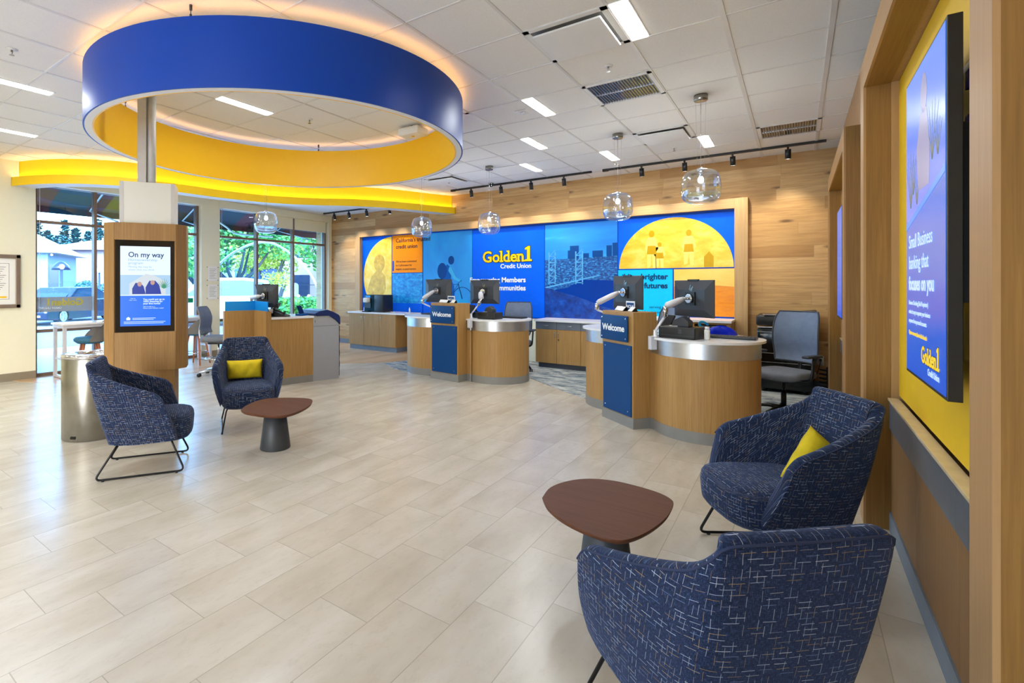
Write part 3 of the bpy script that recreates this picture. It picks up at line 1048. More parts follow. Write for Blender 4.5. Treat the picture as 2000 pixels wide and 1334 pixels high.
shp('printed_river', [(-3.73, .82), (-2.44, .82), (-2.44, 1.50), (-3.05, 1.52), (-3.30, 1.38), (-3.73, 1.30)], flat('river_print', (0, 56, 150), .35, emit=ME), F_ - .001, p)
shp('printed_trees', [(-3.73, .82), (-2.44, .82), (-2.44, 1.0), (-2.7, 1.06), (-2.95, 1.16), (-3.2, 1.24), (-3.45, 1.30), (-3.73, 1.38)], DB, F_ - .0018, p)
m = MB()
for x0, x1, z in ((-3.26, -3.10, 2.12), (-3.30, -3.26, 2.04), (-2.86, -2.68, 2.02), (-2.62, -2.53, 2.10), (-2.52, -2.44, 2.14), (-3.02, -2.92, 1.98)):
    m.bb(x0, x1, F_ - .0015, F_, 1.85, z)
m.build('printed_towers', flat('tower_print', (10, 70, 140), .4, emit=ME), p, True)
m = MB()
for bx in (-3.60, -3.10):
    for dx in (-.065, .055):
        m.bb(bx + dx, bx + dx + .022, F_ - .003, F_ - .0015, 1.44, 2.02)
    for k in range(5):
        z = 1.46 + k * .12
        m.bb(bx - .065, bx + .077, F_ - .003, F_ - .0015, z, z + .015)
        m.pprism([(bx - .06, z), (bx - .045, z), (bx + .075, z + .12), (bx + .06, z + .12)], (0, F_ - .0015, 0), (1, 0, 0), (0, 0, 1), .0015)
m.pprism([(-3.73, 1.36), (-2.75, 1.58), (-2.75, 1.60), (-3.73, 1.385)], (0, F_ - .0015, 0), (1, 0, 0), (0, 0, 1), .0016)
m.build('printed_bridge', flat('bridge_print', (90, 170, 226), .4, emit=ME), p, True)
p = panel('graphic_panel', -2.425, -0.75, 1.69, 2.52, BL, label='blue panel with a yellow half disc of a walking family')
YW = photo('yellow_street_print', [(0.3, (214, 172, 16)), (0.5, (236, 200, 50)), (0.7, (246, 222, 110))], (1.6, 1, 3), 2.2)
shp('yellow_half_disc', arc(-1.585, 1.695, 0.825, 0.80, 0, 180), YW, F_, p)
def person_print(x, z, h, w):
    s = h
    shp('printed_figure', [(x - .16 * w, z), (x - .04 * w, z + .02), (x, z + .40 * s), (x + .05 * w, z), (x + .17 * w, z), (x + .16 * w, z + .42 * s), (x + .24 * w, z + .50 * s), (x + .14 * w, z + .80 * s), (x - .15 * w, z + .80 * s), (x - .24 * w, z + .5 * s), (x - .17 * w, z + .42 * s)], LY, F_ - .0016, p)
    shp('printed_figure', arc(x, z + .89 * s, .07 * s, .09 * s, 0, 360, 16)[:-1], DY, F_ - .002, p)
    shp('printed_figure', [(x - .17 * w, z + .36 * s), (x + .17 * w, z + .36 * s), (x + .14 * w, z + .58 * s), (x - .14 * w, z + .58 * s)], DY, F_ - .0026, p)
person_print(-1.90, 1.70, 0.62, .42)
person_print(-1.78, 1.70, 0.42, .36)
person_print(-1.36, 1.74, 0.56, .42)
shp('printed_figure', [(-1.15, 1.70), (-1.02, 1.70), (-1.02, 1.86), (-1.08, 1.94), (-1.15, 1.86)], DY, F_ - .0016, p)
p = panel('graphic_panel', -2.425, -1.59, 0.92, 1.675, CY, label='cyan panel with navy lettering')
NV = flat('mural_navy_ink', (10, 60, 110), .5)
mtext('Building brighter', 0.125, -1.66, 1.52, p, NV, 'RIGHT', .004)
mtext('futures', 0.125, -1.66, 1.375, p, NV, 'RIGHT', .004)
mtext('serving the', 0.062, -1.66, 1.05, p, NV, 'RIGHT')
mtext('local communities', 0.062, -1.66, 0.97, p, NV, 'RIGHT')
p = panel('graphic_panel', -1.57, -0.75, 0.95, 1.675, photo('sunset_print', [(0.3, (222, 120, 0)), (0.48, (240, 150, 8)), (0.6, (232, 138, 30)), (0.75, (250, 190, 70))], (1.5, 1, 6), 2.0), label='orange panel with a river landscape')
shp('printed_sky', [(-1.57, 1.40), (-1.3, 1.38), (-1.0, 1.42), (-.75, 1.40), (-.75, 1.67), (-1.57, 1.67)], photo('amber_sky', [(0.3, (250, 190, 60)), (0.7, (255, 214, 110))], (1, 1, 3), 1.5), F_ - .001, p)
shp('printed_river', [(-1.57, 1.0), (-1.3, .98), (-1.0, 1.12), (-1.12, 1.22), (-1.02, 1.30), (-1.16, 1.30), (-1.3, 1.2), (-1.57, 1.16)], photo('amber_river', [(0.3, (200, 100, 0)), (0.7, (236, 140, 20))], (1, 1, 3), 2), F_ - .0012, p)
# base plate under the mural
m = MB(); m.bb(-8.35, -0.745, YN - 0.02, YN - 0.001, 0.0, 0.80); m.build('lower_backing', M['cream'], mr, True)

# ---------------------------------------------------------------- east side: two oak portals with screens
XF = 0.318     # front plane of the portals
XP = 0.44      # panel plane
XB = 0.475     # yellow back plane
def portal(ya, yb, zt, label):
    """ya..yb outer width, jambs 0.165 wide"""
    w = 0.165
    t = thing('oak_portal', label, 'portal', (XP, (ya + yb) / 2, 0), group='oak portals along the right wall')
    for a, b in ((ya, ya + w), (yb - w, yb)):
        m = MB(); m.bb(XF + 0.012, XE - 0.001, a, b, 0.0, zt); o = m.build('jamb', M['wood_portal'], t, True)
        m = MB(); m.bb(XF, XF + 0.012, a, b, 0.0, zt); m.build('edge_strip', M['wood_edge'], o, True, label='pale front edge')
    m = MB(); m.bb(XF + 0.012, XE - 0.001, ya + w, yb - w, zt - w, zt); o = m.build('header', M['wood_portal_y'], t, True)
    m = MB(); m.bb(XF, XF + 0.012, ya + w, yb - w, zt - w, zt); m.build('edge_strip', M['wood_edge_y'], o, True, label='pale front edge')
    return t
# the opening walls are recessed: cut by building the east wall in pieces
bpy.data.objects.remove(bpy.data.objects['wall_east'])
P1 = (1.49, 4.10); P2 = (5.50, 8.22); ZP = 2.77
m = MB()
m.bb(XE, XE + 0.3, YS, P1[0] + .165, 0, ZC)
m.bb(XE, XE + 0.3, P1[1] - .165, P2[0] + .165, 0, ZC)
m.bb(XE, XE + 0.3, P2[1] - .165, YN, 0, ZC)
m.bb(XE, XE + 0.3, YS, YN, ZP - .16, ZC)
m.bb(XE + 0.08, XE + 0.3, YS, YN, 0, ZC)
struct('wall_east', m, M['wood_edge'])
for k, (a, b) in enumerate((P1, P2)):
    portal(a, b, ZP, ('near oak portal framing the large advertising screen', 'far oak portal beside the timber wall corner')[k])
    ya, yb = a + .165, b - .165
    m = MB(); m.bb(XB, XB + 0.02, ya, yb, 0.79, ZP - .165)
    tag(m.build('back_panel', M['yellow_wall']), ('bright yellow back panel inside the near oak portal', 'bright yellow back panel inside the far oak portal')[k], 'panel', 'yellow portal backs')
    t = thing('niche_ledge', ('beige ledge over walnut panelling inside the near portal', 'beige ledge over walnut panelling inside the far portal')[k], 'ledge', (XP, (a + b) / 2, 0), group='portal ledges')
    m = MB(); m.bb(0.425, XB, ya, yb, 0.757, 0.772); m.build('ledge_top', M['beige_top'], t, True, bevel=.002)
    m = MB()
    n = 3
    for q in range(n):
        m.bb(0.432, XB, ya + (yb - ya) * q / n + .001, ya + (yb - ya) * (q + 1) / n - .001, 0.595, 0.757)
    m.build('tile_band', M['tile_band'], t, True)
    m = MB()
    for q in range(n):
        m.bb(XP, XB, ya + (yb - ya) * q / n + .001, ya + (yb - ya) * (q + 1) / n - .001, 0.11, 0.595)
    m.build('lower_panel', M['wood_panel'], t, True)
    m = MB(); m.bb(XP - 0.008, XB, ya, yb, 0.0, 0.11); m.build('base_strip', M['kick_blue'], t, True)

def wall_screen(yl, yr, z0, z1, x, label, content):
    """screen facing -x; yl = far edge (left in the picture), yr = near edge"""
    t = thing('wall_screen', label, 'screen', (x, (yl + yr) / 2, (z0 + z1) / 2), group='screens in the oak portals')
    m = MB(); m.bb(x, x + 0.035, yr, yl, z0, z1); m.build('housing', M['black'], t, True, bevel=.002)
    m = MB(); m.bb(x - 0.0015, x, yr + 0.012, yl - 0.012, z0 + 0.012, z1 - 0.012); s = m.build('display', M['scr_blue'], t, True)
    m = MB(); m.bb(x + 0.035, XB, yr + 0.15, yl - 0.15, z0 + 0.3, z1 - 0.3); m.build('wall_bracket', M['black_metal'], t, True)
    if content:
        ex, ez = Vector((0, -1, 0)), Vector((0, 0, 1))
        W, H = yl - yr, z1 - z0
        def P(u, v, d=0.002): return Vector((x - d, yl - u * W, z0 + v * H))
        m = MB(); m.pprism([(0.012, 0.50 * H), (W - 0.012, 0.61 * H), (W - .012, H - .012), (.012, H - .012)], Vector((x - .0015, yl, z0)), ex, ez, .0005)
        m.build('photo_area', M['scr_photo'], s, True)
        m = MB(); m.pprism([(0.012, 0.49 * H), (W - 0.012, 0.60 * H), (W - .012, .62 * H), (.012, .51 * H)], Vector((x - .0015, yl, z0)), ex, ez, .0009)
        m.build('colour_edge', M['scr_pale'], s, True)
        # a seated figure and some plants in the photograph
        m = MB()
        fx, fz = 0.52 * W, 0.60 * H
        m.pprism([(fx - .10, fz), (fx - .13, fz + .16), (fx - .06, fz + .28), (fx + .05, fz + .28), (fx + .10, fz + .14), (fx + .09, fz)], Vector((x - .0022, yl, z0)), ex, ez, .0004)
        m.pprism([(fx + .055 * math.cos(a / 10 * 6.283), fz + .34 + .075 * math.sin(a / 10 * 6.283)) for a in range(10)], Vector((x - .0022, yl, z0)), ex, ez, .0004)
        m.build('photo_figure', M['scr_fig'], s, True)
        m = MB()
        for bx, bz, hh in ((.16, .56, .22), (.24, .60, .14), (.34, .56, .10), (.72, .66, .20), (.84, .66, .12)):
            for q in range(5):
                an = R(60 + 15 * q)
                m.pprism([(bx * W - .006, bz * H), (bx * W + .006, bz * H), (bx * W + hh * math.cos(an), bz * H + hh * math.sin(an))], Vector((x - .0022, yl, z0)), ex, ez, .0004)
        m.build('photo_plants', M['scr_fig2'], s, True)
        for k, (tx, sz, v, bo) in enumerate((('Small Business', .076, .425, 0), ('banking that', .076, .355, 0), ('focuses on you', .076, .285, .002), ('Business Checking (Sole Proprietor)', .025, .235, 0), ('makes it easy to separate your business', .025, .205, 0), ('expenses from personal accounts.', .025, .175, 0))):
            text_mb(tx, sz, P(.10, v, .002), ex, ez, 'LEFT', bo, .0008, sx=1.0).build('lettering', M['scr_white'], s, True)
        text_mb('Open an account, here in the branch', .023, P(.10, .135, .002), ex, ez, 'LEFT', .0003, .0008).build('lettering', M['scr_gold'], s, True)
        logo(s, P(.46, .065, .002), ex, ez, 0.082, M['scr_gold'], M['scr_dark'], M['scr_white'], d=.0006)
    return t
def m_screen(name, top, bot, z0, z1, e):
    """display picture: colours fade between two tones, as the artwork does"""
    t = NT(name)
    geo = t.n('ShaderNodeNewGeometry')
    sp = t.n('ShaderNodeSeparateXYZ')
    t.l(geo.outputs['Position'], sp.inputs[0])
    f = t.math('DIVIDE', t.math('SUBTRACT', sp.outputs[2], z0), z1 - z0)
    nz = t.noise(t.coords('Object', (1, 1, 1)), 3.0, 3)
    f = t.math('ADD', f, t.math('MULTIPLY', t.math('SUBTRACT', nz, .5), .5))
    c = t.ramp(f, [(0, lin(*bot)), (1, lin(*top))])
    t.b.inputs['Base Color'].default_value = (.01, .01, .012, 1)
    t.l(c, t.b.inputs['Emission Color'])
    t.b.inputs['Emission Strength'].default_value = e
    t.b.inputs['Roughness'].default_value = .22
    return t.mat
M['scr_blue'] = m_screen('screen_blue', (30, 110, 220), (0, 84, 210), 1.1, 1.8, .75)
M['scr_photo'] = m_screen('screen_photo', (74, 124, 226), (92, 120, 220), 1.7, 2.3, .9)
def emi(name, rgb, e=.9):
    return plain(name, (8, 8, 10), .3, emit=e, var=0, ecol=rgb)
M['scr_pale'] = emi('screen_pale_edge', (52, 128, 232))
M['scr_fig'] = emi('screen_figure', (136, 134, 176), .8)
M['scr_fig2'] = emi('screen_plants', (110, 118, 110), .7)
M['scr_white'] = emi('screen_white', (180, 208, 246))
M['scr_gold'] = emi('screen_gold', (230, 196, 30))
M['scr_dark'] = emi('screen_dark', (24, 44, 84), .6)
wall_screen(2.874, 2.172, 1.072, 2.257, 0.37, 'large portrait screen advertising small business banking, in the near portal', True)
wall_screen(7.35, 6.65, 1.072, 2.257, 0.37, 'second portrait screen deep inside the far portal', False)
# media box recessed behind the near screen
t = thing('media_box', 'black recessed media box behind the near wall screen, blue cables', 'electronics box', (XB, 2.35, 1.7))
m = MB(); m.bb(XB - 0.012, XB, 2.10, 2.60, 1.17, 2.18); m.build('case', M['gloss_black'], t, True)
m = MB(); m.bb(XB - 0.04, XB - 0.012, 2.36, 2.42, 1.45, 1.85); m.build('player_unit', M['dark_grey'], t, True, bevel=.004)
for z in (1.93, 2.08):
    m = MB(); m.bb(XB - 0.022, XB - 0.012, 2.37, 2.41, z, z + .06); m.build('blue_plug', flat('blue_plug', (10, 60, 220), .4), t, True)
m = MB(); m.tube(round_path([(XB - .03, 2.40, 1.45), (XB - .035, 2.42, 1.2), (XB - .035, 2.47, 1.10), (XB - .03, 2.44, 1.3)], .05), 0.006, 6); m.build('cable', M['black'], t, True)

# outlet and cords at the timber wall
t = thing('wall_outlet', 'white wall outlet low on the timber wall by the corner', 'outlet', (0.25, YN, 0.40))
m = MB(); m.bb(0.215, 0.295, YN - .008, YN - .001, .33, .455); m.build('cover_plate', M['white'], t, True, bevel=.002)
m = MB(); m.bb(0.24, 0.27, YN - .03, YN - .008, .38, .42); m.build('plug', M['black'], t, True)
m = MB(); m.tube(spline([(0.255, YN - .03, .39), (.24, YN - .05, .30), (.18, YN - .06, .12), (.10, YN - .05, .02), (-.05, YN - .06, .012)], 20), .004, 6)
tag(m.build('power_cord', M['black']), 'thin dark cord hanging from the wall outlet', 'cord')
t = thing('cable_organiser', 'black slatted cable organiser on the floor in the corner', 'cable organiser', (0.33, 8.45, 0), )
m = MB()
for k in range(5): m.box((0.33, 8.45, .08 + k * .055), (.16, .10, .014), .4 + .06 * k)
m.build('slats', M['black'], t, True)
m = MB(); m.bb(.31, .35, 8.43, 8.47, 0, .34); m.build('post', M['black'], t, True)

# ---------------------------------------------------------------- ceiling fittings
lamps = [(-0.95, 3.36), (-2.17, 4.58), (-2.78, 5.80), (-3.39, 7.02), (-2.17, 7.02), (-0.95, 7.02), (-4.61, 2.75), (-5.83, 1.14), (-7.66, 1.53), (-7.05, 3.36 - .61)]
place = ['nearest the camera, beside the air diffuser', 'right of the blue ring, nearest of the receding row', 'second of the row right of the blue ring', 'third of the row right of the blue ring', 'above the left welcome counter, near the pendants', 'near the right end of the black track', 'seen through the opening of the blue ring', 'at the left edge, upper one', 'at the left edge above the yellow cove', 'partly behind the left rim of the blue ring']
L0 = None
for k, (x, y) in enumerate(lamps):
    if L0 is None:
        L0 = thing('ceiling_light', 'x', 'ceiling light', (0, 0, ZC), group='slim LED ceiling lights')
        m = MB(); m.bb(-.066, .066, 0, .62, -.004, -.0005); m.bb(-.07, .07, -.004, .624, -.002, -.0004); m.build('housing', M['white'], L0)
        m = MB(); m.bb(-.055, .055, .008, .60, -.009, -.004); m.build('diffuser', M['led'], L0)
        o = L0
    else:
        o = dup(L0, (0, 0, 0), 0)
    o.location = (x, y, ZC)
    o['label'] = 'slim bright ceiling light ' + place[k]
    area_light('ceiling_light_glow', (x, y + .305, ZC - .012), (0, 0, 0), .105, .59, LAMP_POWER, LAMP_COLOR)

def diffuser(x, y, s, label, big=False):
    t = thing('air_diffuser', label, 'air vent', (x, y, ZC), group='air diffusers')
    m = MB(); h = .03
    for a in ((0, NT_, 0, .045), (0, NT_, NT_ - .045, NT_), (0, .045, 0, NT_), (NT_ - .045, NT_, 0, NT_)):
        m.bb(a[0], a[1], a[2], a[3], -.008, -.0005)
    m.build('rim', M['white'], t)
    m = MB(); m.bb(.045, NT_ - .045, .045, NT_ - .045, -.002, -.0006); m.build('throat', M['kick'], t)
    m = MB(); m.rbox((NT_ / 2, NT_ / 2, -.032), (NT_ - .11, NT_ - .11, .016), .008); m.build('centre_plate', M['white'], t)
    for px, py in ((.15, .15), (.46, .15), (.15, .46), (.46, .46)):
        m = MB(); m.cyl((px, py), .005, -.025, -.0006, 8); m.build('hanger', M['steel'], t)
diffuser(-1.63, 3.36, NT_, 'square plaque air diffuser nearest the camera, beside the bright light')
diffuser(-1.63, 6.41, NT_, 'square plaque air diffuser left of the far slatted grille')
diffuser(-5.29, 7.02, NT_, 'square plaque air diffuser at the end of the yellow cove')
diffuser(-3.46, 4.0, NT_, 'square plaque air diffuser seen inside the blue ring')
def grille(x, y, label):
    t = thing('return_grille', label, 'air vent', (x, y, ZC), group='slatted return grilles')
    m = MB()
    for a in ((0, NT_, 0, .035), (0, NT_, NT_ - .035, NT_), (0, .035, 0, NT_), (NT_ - .035, NT_, 0, NT_)):
        m.bb(a[0], a[1], a[2], a[3], -.010, -.0005)
    m.build('frame', M['white'], t)
    m = MB(); m.bb(.03, NT_ - .03, .03, NT_ - .03, -.0015, -.0006); m.build('duct', M['gloss_black'], t)
    m = MB()
    for k in range(22):
        x_ = .04 + k * .0252
        m.box((x_, NT_ / 2, -.0055), (.0045, NT_ - .07, .0085), M=Matrix.Rotation(R(18), 4, 'Y'))
    m.bb(.035, NT_ - .035, NT_ / 2 - .003, NT_ / 2 + .003, -.010, -.0016)
    m.build('slats', M['alu'], t)
grille(-1.63, 4.62, 'slatted return grille behind the square diffuser, middle of the ceiling')
grille(-0.39, 7.02, 'slatted return grille near the black track at the right')
for k, (x, y) in enumerate([(-4.98, 1.23), (-4.40, 3.72), (-1.29, 4.31), (-4.98, 7.36), (-1.34, 7.40)]):
    t = thing('sprinkler_head', 'small sprinkler head ' + ['at the upper left of the ceiling', 'inside the opening of the blue ring', 'between the square diffuser and the slatted grille', 'above the end of the yellow cove', 'near the diffuser beside the right pendant'][k], 'sprinkler', (x, y, ZC), group='ceiling sprinklers')
    m = MB(); m.lathe([(.0, -.001), (.038, -.001), (.036, -.007), (.012, -.010), (.0, -.010)], n=18); m.build('escutcheon', M['white'], t)
    m = MB(); m.lathe([(.008, -.008), (.007, -.03), (.003, -.035), (.004, -.045), (.017, -.046), (.017, -.049)], n=12); m.build('nozzle', M['steel'], t)
t = thing('ceiling_sensor', 'small square ceiling sensor beside the row of lights', 'sensor', (-2.37, 4.91, ZC))
m = MB(); m.rbox((0, 0, -.006), (.13, .13, .009), .004); m.build('base', M['white'], t)
m = MB(); m.lathe([(.03, -.0105), (.024, -.022), (.0, -.026)], n=16); m.build('lens', M['alu'], t)
t = thing('ceiling_projector', 'boxy white ceiling unit hung inside the ring at its right', 'projector', (-3.62, 4.60, ZC))
m = MB(); m.rbox((0, 0, -.075), (.30, .22, .085), .02); m.build('body', M['white'], t)
m = MB(); m.cyl((0, 0), .03, -.035, -.0005); m.build('mount', M['black'], t)
m = MB(); m.lathe([(.02, -.119), (.014, -.126), (0, -.128)], n=14); m.build('lens', M['gold'], t)
t = thing('dome_camera', 'small dark dome camera beside the left end of the long track', 'camera', (-4.50, 8.13 - .12, ZC))
m = MB(); m.cyl((0, 0), .05, -.02, -.0005); m.build('base', M['steel'], t)
m = MB(); m.lathe([(.04, -.021), (.04, -.04), (.028, -.062), (0, -.072)], n=18); m.build('dome', M['gloss_black'], t)
t = thing('downlight', 'round recessed downlight in the low ceiling under the cove', 'downlight', (-8.0, 7.55, 3.14))
m = MB(); m.lathe([(.075, 0), (.075, -.006), (.055, -.006), (.05, -.001)], n=24); m.build('trim', M['white'], t)
m = MB(); m.lathe([(.05, -.003), (.0, -.003)], n=24); m.build('lens', M['spot_lens'], t)

def track(x0, x1, y, z, xs, label, hl, spots=True):
    t = thing('light_track', label, 'track', ((x0 + x1) / 2, y, z), group='black lighting tracks')
    m = MB(); m.bb(x0, x1, y - .018, y + .018, z - .032, z - .001); m.build('rail', M['black'], t, True)
    m = MB(); m.bb(x0, x0 + .09, y - .022, y + .022, z - .04, z - .0005) if z > 3.2 else m.bb(x0, x0 + .05, y - .02, y + .02, z - .036, z - .0005); m.build('feed_box', M['black'], t, True)
    for k, x in enumerate(xs):
        h = thing('track_spotlight', 'black cylinder spotlight %s' % hl[k], 'spotlight', (x, y, z - .032), group='track spotlights aimed at the timber wall')
        m = MB(); m.bb(-.012, .012, -.012, .012, -.03, 0); m.build('bracket', M['black'], h)
        T = Matrix.Translation((0, .0, -.03)) @ Matrix.Rotation(R(12), 4, 'X')
        m = MB(); m.lathe([(.034, -.125), (.034, .0)], n=20, M=T); m.lathe([(.03, -.124), (.034, -.125)], n=20, M=T); m.build('can', M['black'], h)
        m = MB(); m.lathe([(.027, -.1262), (.0, -.1262)], n=16, M=T); m.build('lens', M['spot_lens'], h)
        if spots:
            d = bpy.data.lights.new('track_spot_glow', 'SPOT')
            d.energy = 38; d.spot_size = R(74); d.spot_blend = .8; d.shadow_soft_size = .03; d.color = (1.0, .86, .66)
            o = bpy.data.objects.new('track_spot_glow', d); COL.objects.link(o)
            o.location = (x, y + .035, z - .19); o.rotation_euler = (R(24), 0, 0)
def xat(px):
    a = math.atan((px - CX) / F) - YAW
    return 8.13 * math.tan(a)
lab1 = ['on the middle track, leftmost', 'on the middle track, second from the left', 'on the middle track, third from the left', 'on the middle track, rightmost']
track(-5.45, -2.70, 8.13, ZC, [xat(p) for p in (920, 978, 1037, 1101)], 'long black track in the middle of the timber wall', lab1)
lab2 = ['on the right track, leftmost', 'on the right track, second from the left', 'on the right track, third from the left', 'on the right track, rightmost']
track(-2.52, .30, 8.13, ZC, [xat(p) for p in (1253, 1337, 1431, 1539)], 'black track at the right end of the timber wall', lab2)
lab3 = ['under the yellow cove, leftmost', 'under the yellow cove, middle', 'under the yellow cove, next to its end', 'mostly hidden by the yellow cove']
track(-9.1, -6.9, 8.13, 3.14, [-8.75, -8.27, -7.72, -7.05], 'short black track under the low ceiling behind the cove', lab3)

# ---------------------------------------------------------------- the big ring
RC = Vector((-4.05, 3.19, 0)); RR = 1.70; RT, RB = 3.19, 2.72
t = thing('ceiling_ring', 'huge suspended ring, glossy blue outside and yellow inside', 'ceiling ring', (RC.x, RC.y, RT))
N = 128
def ringband(r0, r1, z0, z1, n=N, a0=0):
    m = MB()
    def q(r, z): return [Vector((RC.x + r * math.cos(2 * math.pi * k / n), RC.y + r * math.sin(2 * math.pi * k / n), z)) for k in range(n)]
    L = [q(r0, z0), q(r0, z1), q(r1, z1), q(r1, z0)]
    for i in range(4):
        m.add(L[i] + L[(i + 1) % 4], [(k, n + k, n + (k + 1) % n, (k + 1) % n) for k in range(n)], i in (0, 2))
    return m
ringband(RR - .012, RR, RB, RT).build('outer_skin', M['blue_gloss'], t, True)
ringband(RR - .075, RR - .063, RB, RT).build('inner_skin', M['yellow'], t, True)
ringband(RR - .063, RR - .012, RB, RB + .012).build('bottom_rim', M['white'], t, True)
ringband(RR - .063, RR - .012, RT - .03, RT - .018).build('light_strip', M['halo'], t, True)  # glowing strip added to warm the ceiling over the ring
for k, a in enumerate((-60.8, 129.6, 35, 215)):
    cx_, cy_ = RC.x + (RR - .035) * math.cos(R(a)), RC.y + (RR - .035) * math.sin(R(a))
    m = MB(); m.tube([(cx_, cy_, RT - .02), (cx_, cy_, ZC - .001)], .003, 6)
    m.cyl((cx_, cy_), .01, ZC - .035, ZC - .001, 8); m.cyl((cx_, cy_), .008, RT - .01, RT + .03, 8)
    m.build('hanger_cable', M['dark_grey'], t, True)

# ---------------------------------------------------------------- lounge chairs
def make_lounge(label):
    t = thing('lounge_chair', label, 'armchair', group='four stitched navy lounge chairs')
    top = [(0, -.405, .845), (.13, -.402, .845), (.232, -.395, .840), (.264, -.362, .795), (.288, -.29, .742), (.332, -.12, .678), (.362, .04, .628), (.372, .12, .603), (.374, .175, .55)]
    bot = [(0, -.25, .245), (.12, -.25, .245), (.20, -.235, .245), (.24, -.19, .245), (.258, -.10, .24), (.272, .02, .24), (.282, .12, .245), (.287, .20, .25), (.29, .28, .27)]
    top = [(x * .9, y * .9, z) for x, y, z in top]
    bot = [(x * .9, y * .92, z) for x, y, z in bot]
    n = 26
    T, B = spline(top, n), spline(bot, n)
    T = [(-x, y, z) for x, y, z in T[::-1]][:-1] + T
    B = [(-x, y, z) for x, y, z in B[::-1]][:-1] + B
    m_ = len(T)
    nv, th = 9, .058
    rows = []
    # running length for the weave
    L = [0]
    for i in range(1, m_):
        L.append(L[-1] + ((Vector(T[i]) + Vector(B[i])) / 2 - (Vector(T[i - 1]) + Vector(B[i - 1])) / 2).length)
    vs, uvs, fs = [], {}, []
    def inward(i):
        a, b = Vector(T[max(i - 1, 0)]), Vector(T[min(i + 1, m_ - 1)])
        d = (b - a); d.z = 0; d.normalize()
        return Vector((-d.y, d.x, 0))
    prof_n = 0
    for i in range(m_):
        t_, b_ = Vector(T[i]), Vector(B[i])
        inn = inward(i)
        prof = []
        for j in range(nv + 1):
            s = j / nv
            p = b_.lerp(t_, s)
            bulge = math.sin(math.pi * s) * .012
            prof.append((p - inn * bulge, s))
        h = (t_ - b_).length
        # rolled rim
        for a in (35, 75, 115, 150):
            prof.append((t_ + inn * (th / 2 - th / 2 * math.cos(R(a))) + Vector((0, 0, .022 * math.sin(R(a)))), 1 + a / 3000))
        zlow = .36
        for j in range(nv):
            s = 1 - j / (nv - 1) * (1 - max(.0, (zlow - b_.z) / (t_.z - b_.z)))
            p = b_.lerp(t_, s) + inn * th
            prof.append((p, 2.06 - s))
        prof_n = len(prof)
        for p, s in prof:
            uvs[len(vs)] = (L[i], s * h)
            vs.append(p)
    for i in range(m_ - 1):
        for j in range(prof_n - 1):
            a = i * prof_n + j
            fs.append((a, a + prof_n, a + prof_n + 1, a + 1))
    # close the two arm fronts
    for i, rev in ((0, False), (m_ - 1, True)):
        idx = [i * prof_n + j for j in range(prof_n)]
        half = nv + 3
        lo, hi = 0, prof_n - 1
        while hi - lo >= 2:
            q = (idx[lo], idx[lo + 1], idx[hi - 1], idx[hi]) if hi - 1 > lo + 1 else (idx[lo], idx[lo + 1], idx[hi])
            fs.append(q[::-1] if rev else q)
            lo += 1; hi -= 1
    m = MB(); m.add(vs, fs, True)
    m.build('shell', M['fabric'], t, sub=1, uv=uvs)
    # piping along the outer rim
    m = MB(); m.tube([Vector(p) + inward(i) * .003 + Vector((0, 0, .006)) for i, p in enumerate(T)], .0035, 6); m.build('piping', M['piping'], t)
    # seat: closed cushion merging with the underside
    def outline(k, sc):
        a = 2 * math.pi * k / 40 - math.pi / 2
        c, s = math.cos(a), math.sin(a)
        e = 2 / 3.4
        x = .25 * sc * math.copysign(abs(c) ** e, c)
        y = .285 * sc * math.copysign(abs(s) ** e, s) + .055
        if s > 0: x *= 1 + .05 * s
        return x, y
    lay = [(.0, .232), (.80, .232), (.93, .240), (.985, .262), (1.0, .30), (1.015, .36), (1.0, .395), (.96, .415), (.85, .428), (.5, .436), (0, .437)]
    vs, uvs, fs = [], {}, []
    dist = 0
    for r, (sc, z) in enumerate(lay):
        if r: dist += math.hypot((sc - lay[r - 1][0]) * .3, z - lay[r - 1][1])
        for k in range(40):
            x, y = outline(k, max(sc, .001))
            zz = z + (0.012 * (y - .1) / .3 if .29 < z else 0) * 0
            uvs[len(vs)] = (x, y) if 0.96 > sc or z > .41 else (.0425 * k, z)
            vs.append((x, y, zz))
    for r in range(len(lay) - 1):
        for k in range(40):
            fs.append((r * 40 + k, r * 40 + (k + 1) % 40, (r + 1) * 40 + (k + 1) % 40, (r + 1) * 40 + k))
    m = MB(); m.add(vs, fs, True); m.build('seat', M['fabric'], t, uv=uvs)
    for s in (-1, 1):
        path = round_path([(s * .12, .19, .245), (s * .20, .20, .238), (s * .245, .295, .012), (s * .245, -.295, .012), (s * .20, -.16, .238), (s * .12, -.15, .245)], .045, 5)
        m = MB(); m.tube(path, .0075, 8); o = m.build('leg', M['black_metal'], t)
        m = MB()
        for y in (-.24, .24): m.cyl((s * .245, y), .010, .0, .008, 10)
        m.build('glide', M['black'], o)
    m = MB(); m.tube([(-.12, .19, .245), (.12, .19, .245)], .007, 6); m.tube([(-.12, -.15, .245), (.12, -.15, .245)], .007, 6); m.build('cross_bar', M['black_metal'], t)
    return t
M['piping'] = plain('piping', (34, 46, 76), .9)
ch = make_lounge('stitched navy lounge chair in front of the oak kiosk, seen from its side')
def put(o, x, y, heading):
    o.location = (x, y, 0); o.rotation_euler = (0, 0, R(heading - 90))
put(ch, -4.145, 1.86, 57.8)
o = dup(ch, (0, 0, 0), 0, 'stitched navy lounge chair facing the camera with a level yellow cushion'); put(o, -4.52, 3.02, -31)
o = dup(ch, (0, 0, 0), 0, 'stitched navy lounge chair by the right wall holding a tilted yellow cushion'); put(o, -0.075, 3.19, 214)
o = dup(ch, (0, 0, 0), 0, 'stitched navy lounge chair nearest the camera, turned away, cut by the lower frame edge'); put(o, -0.216, 1.682, 133.4)

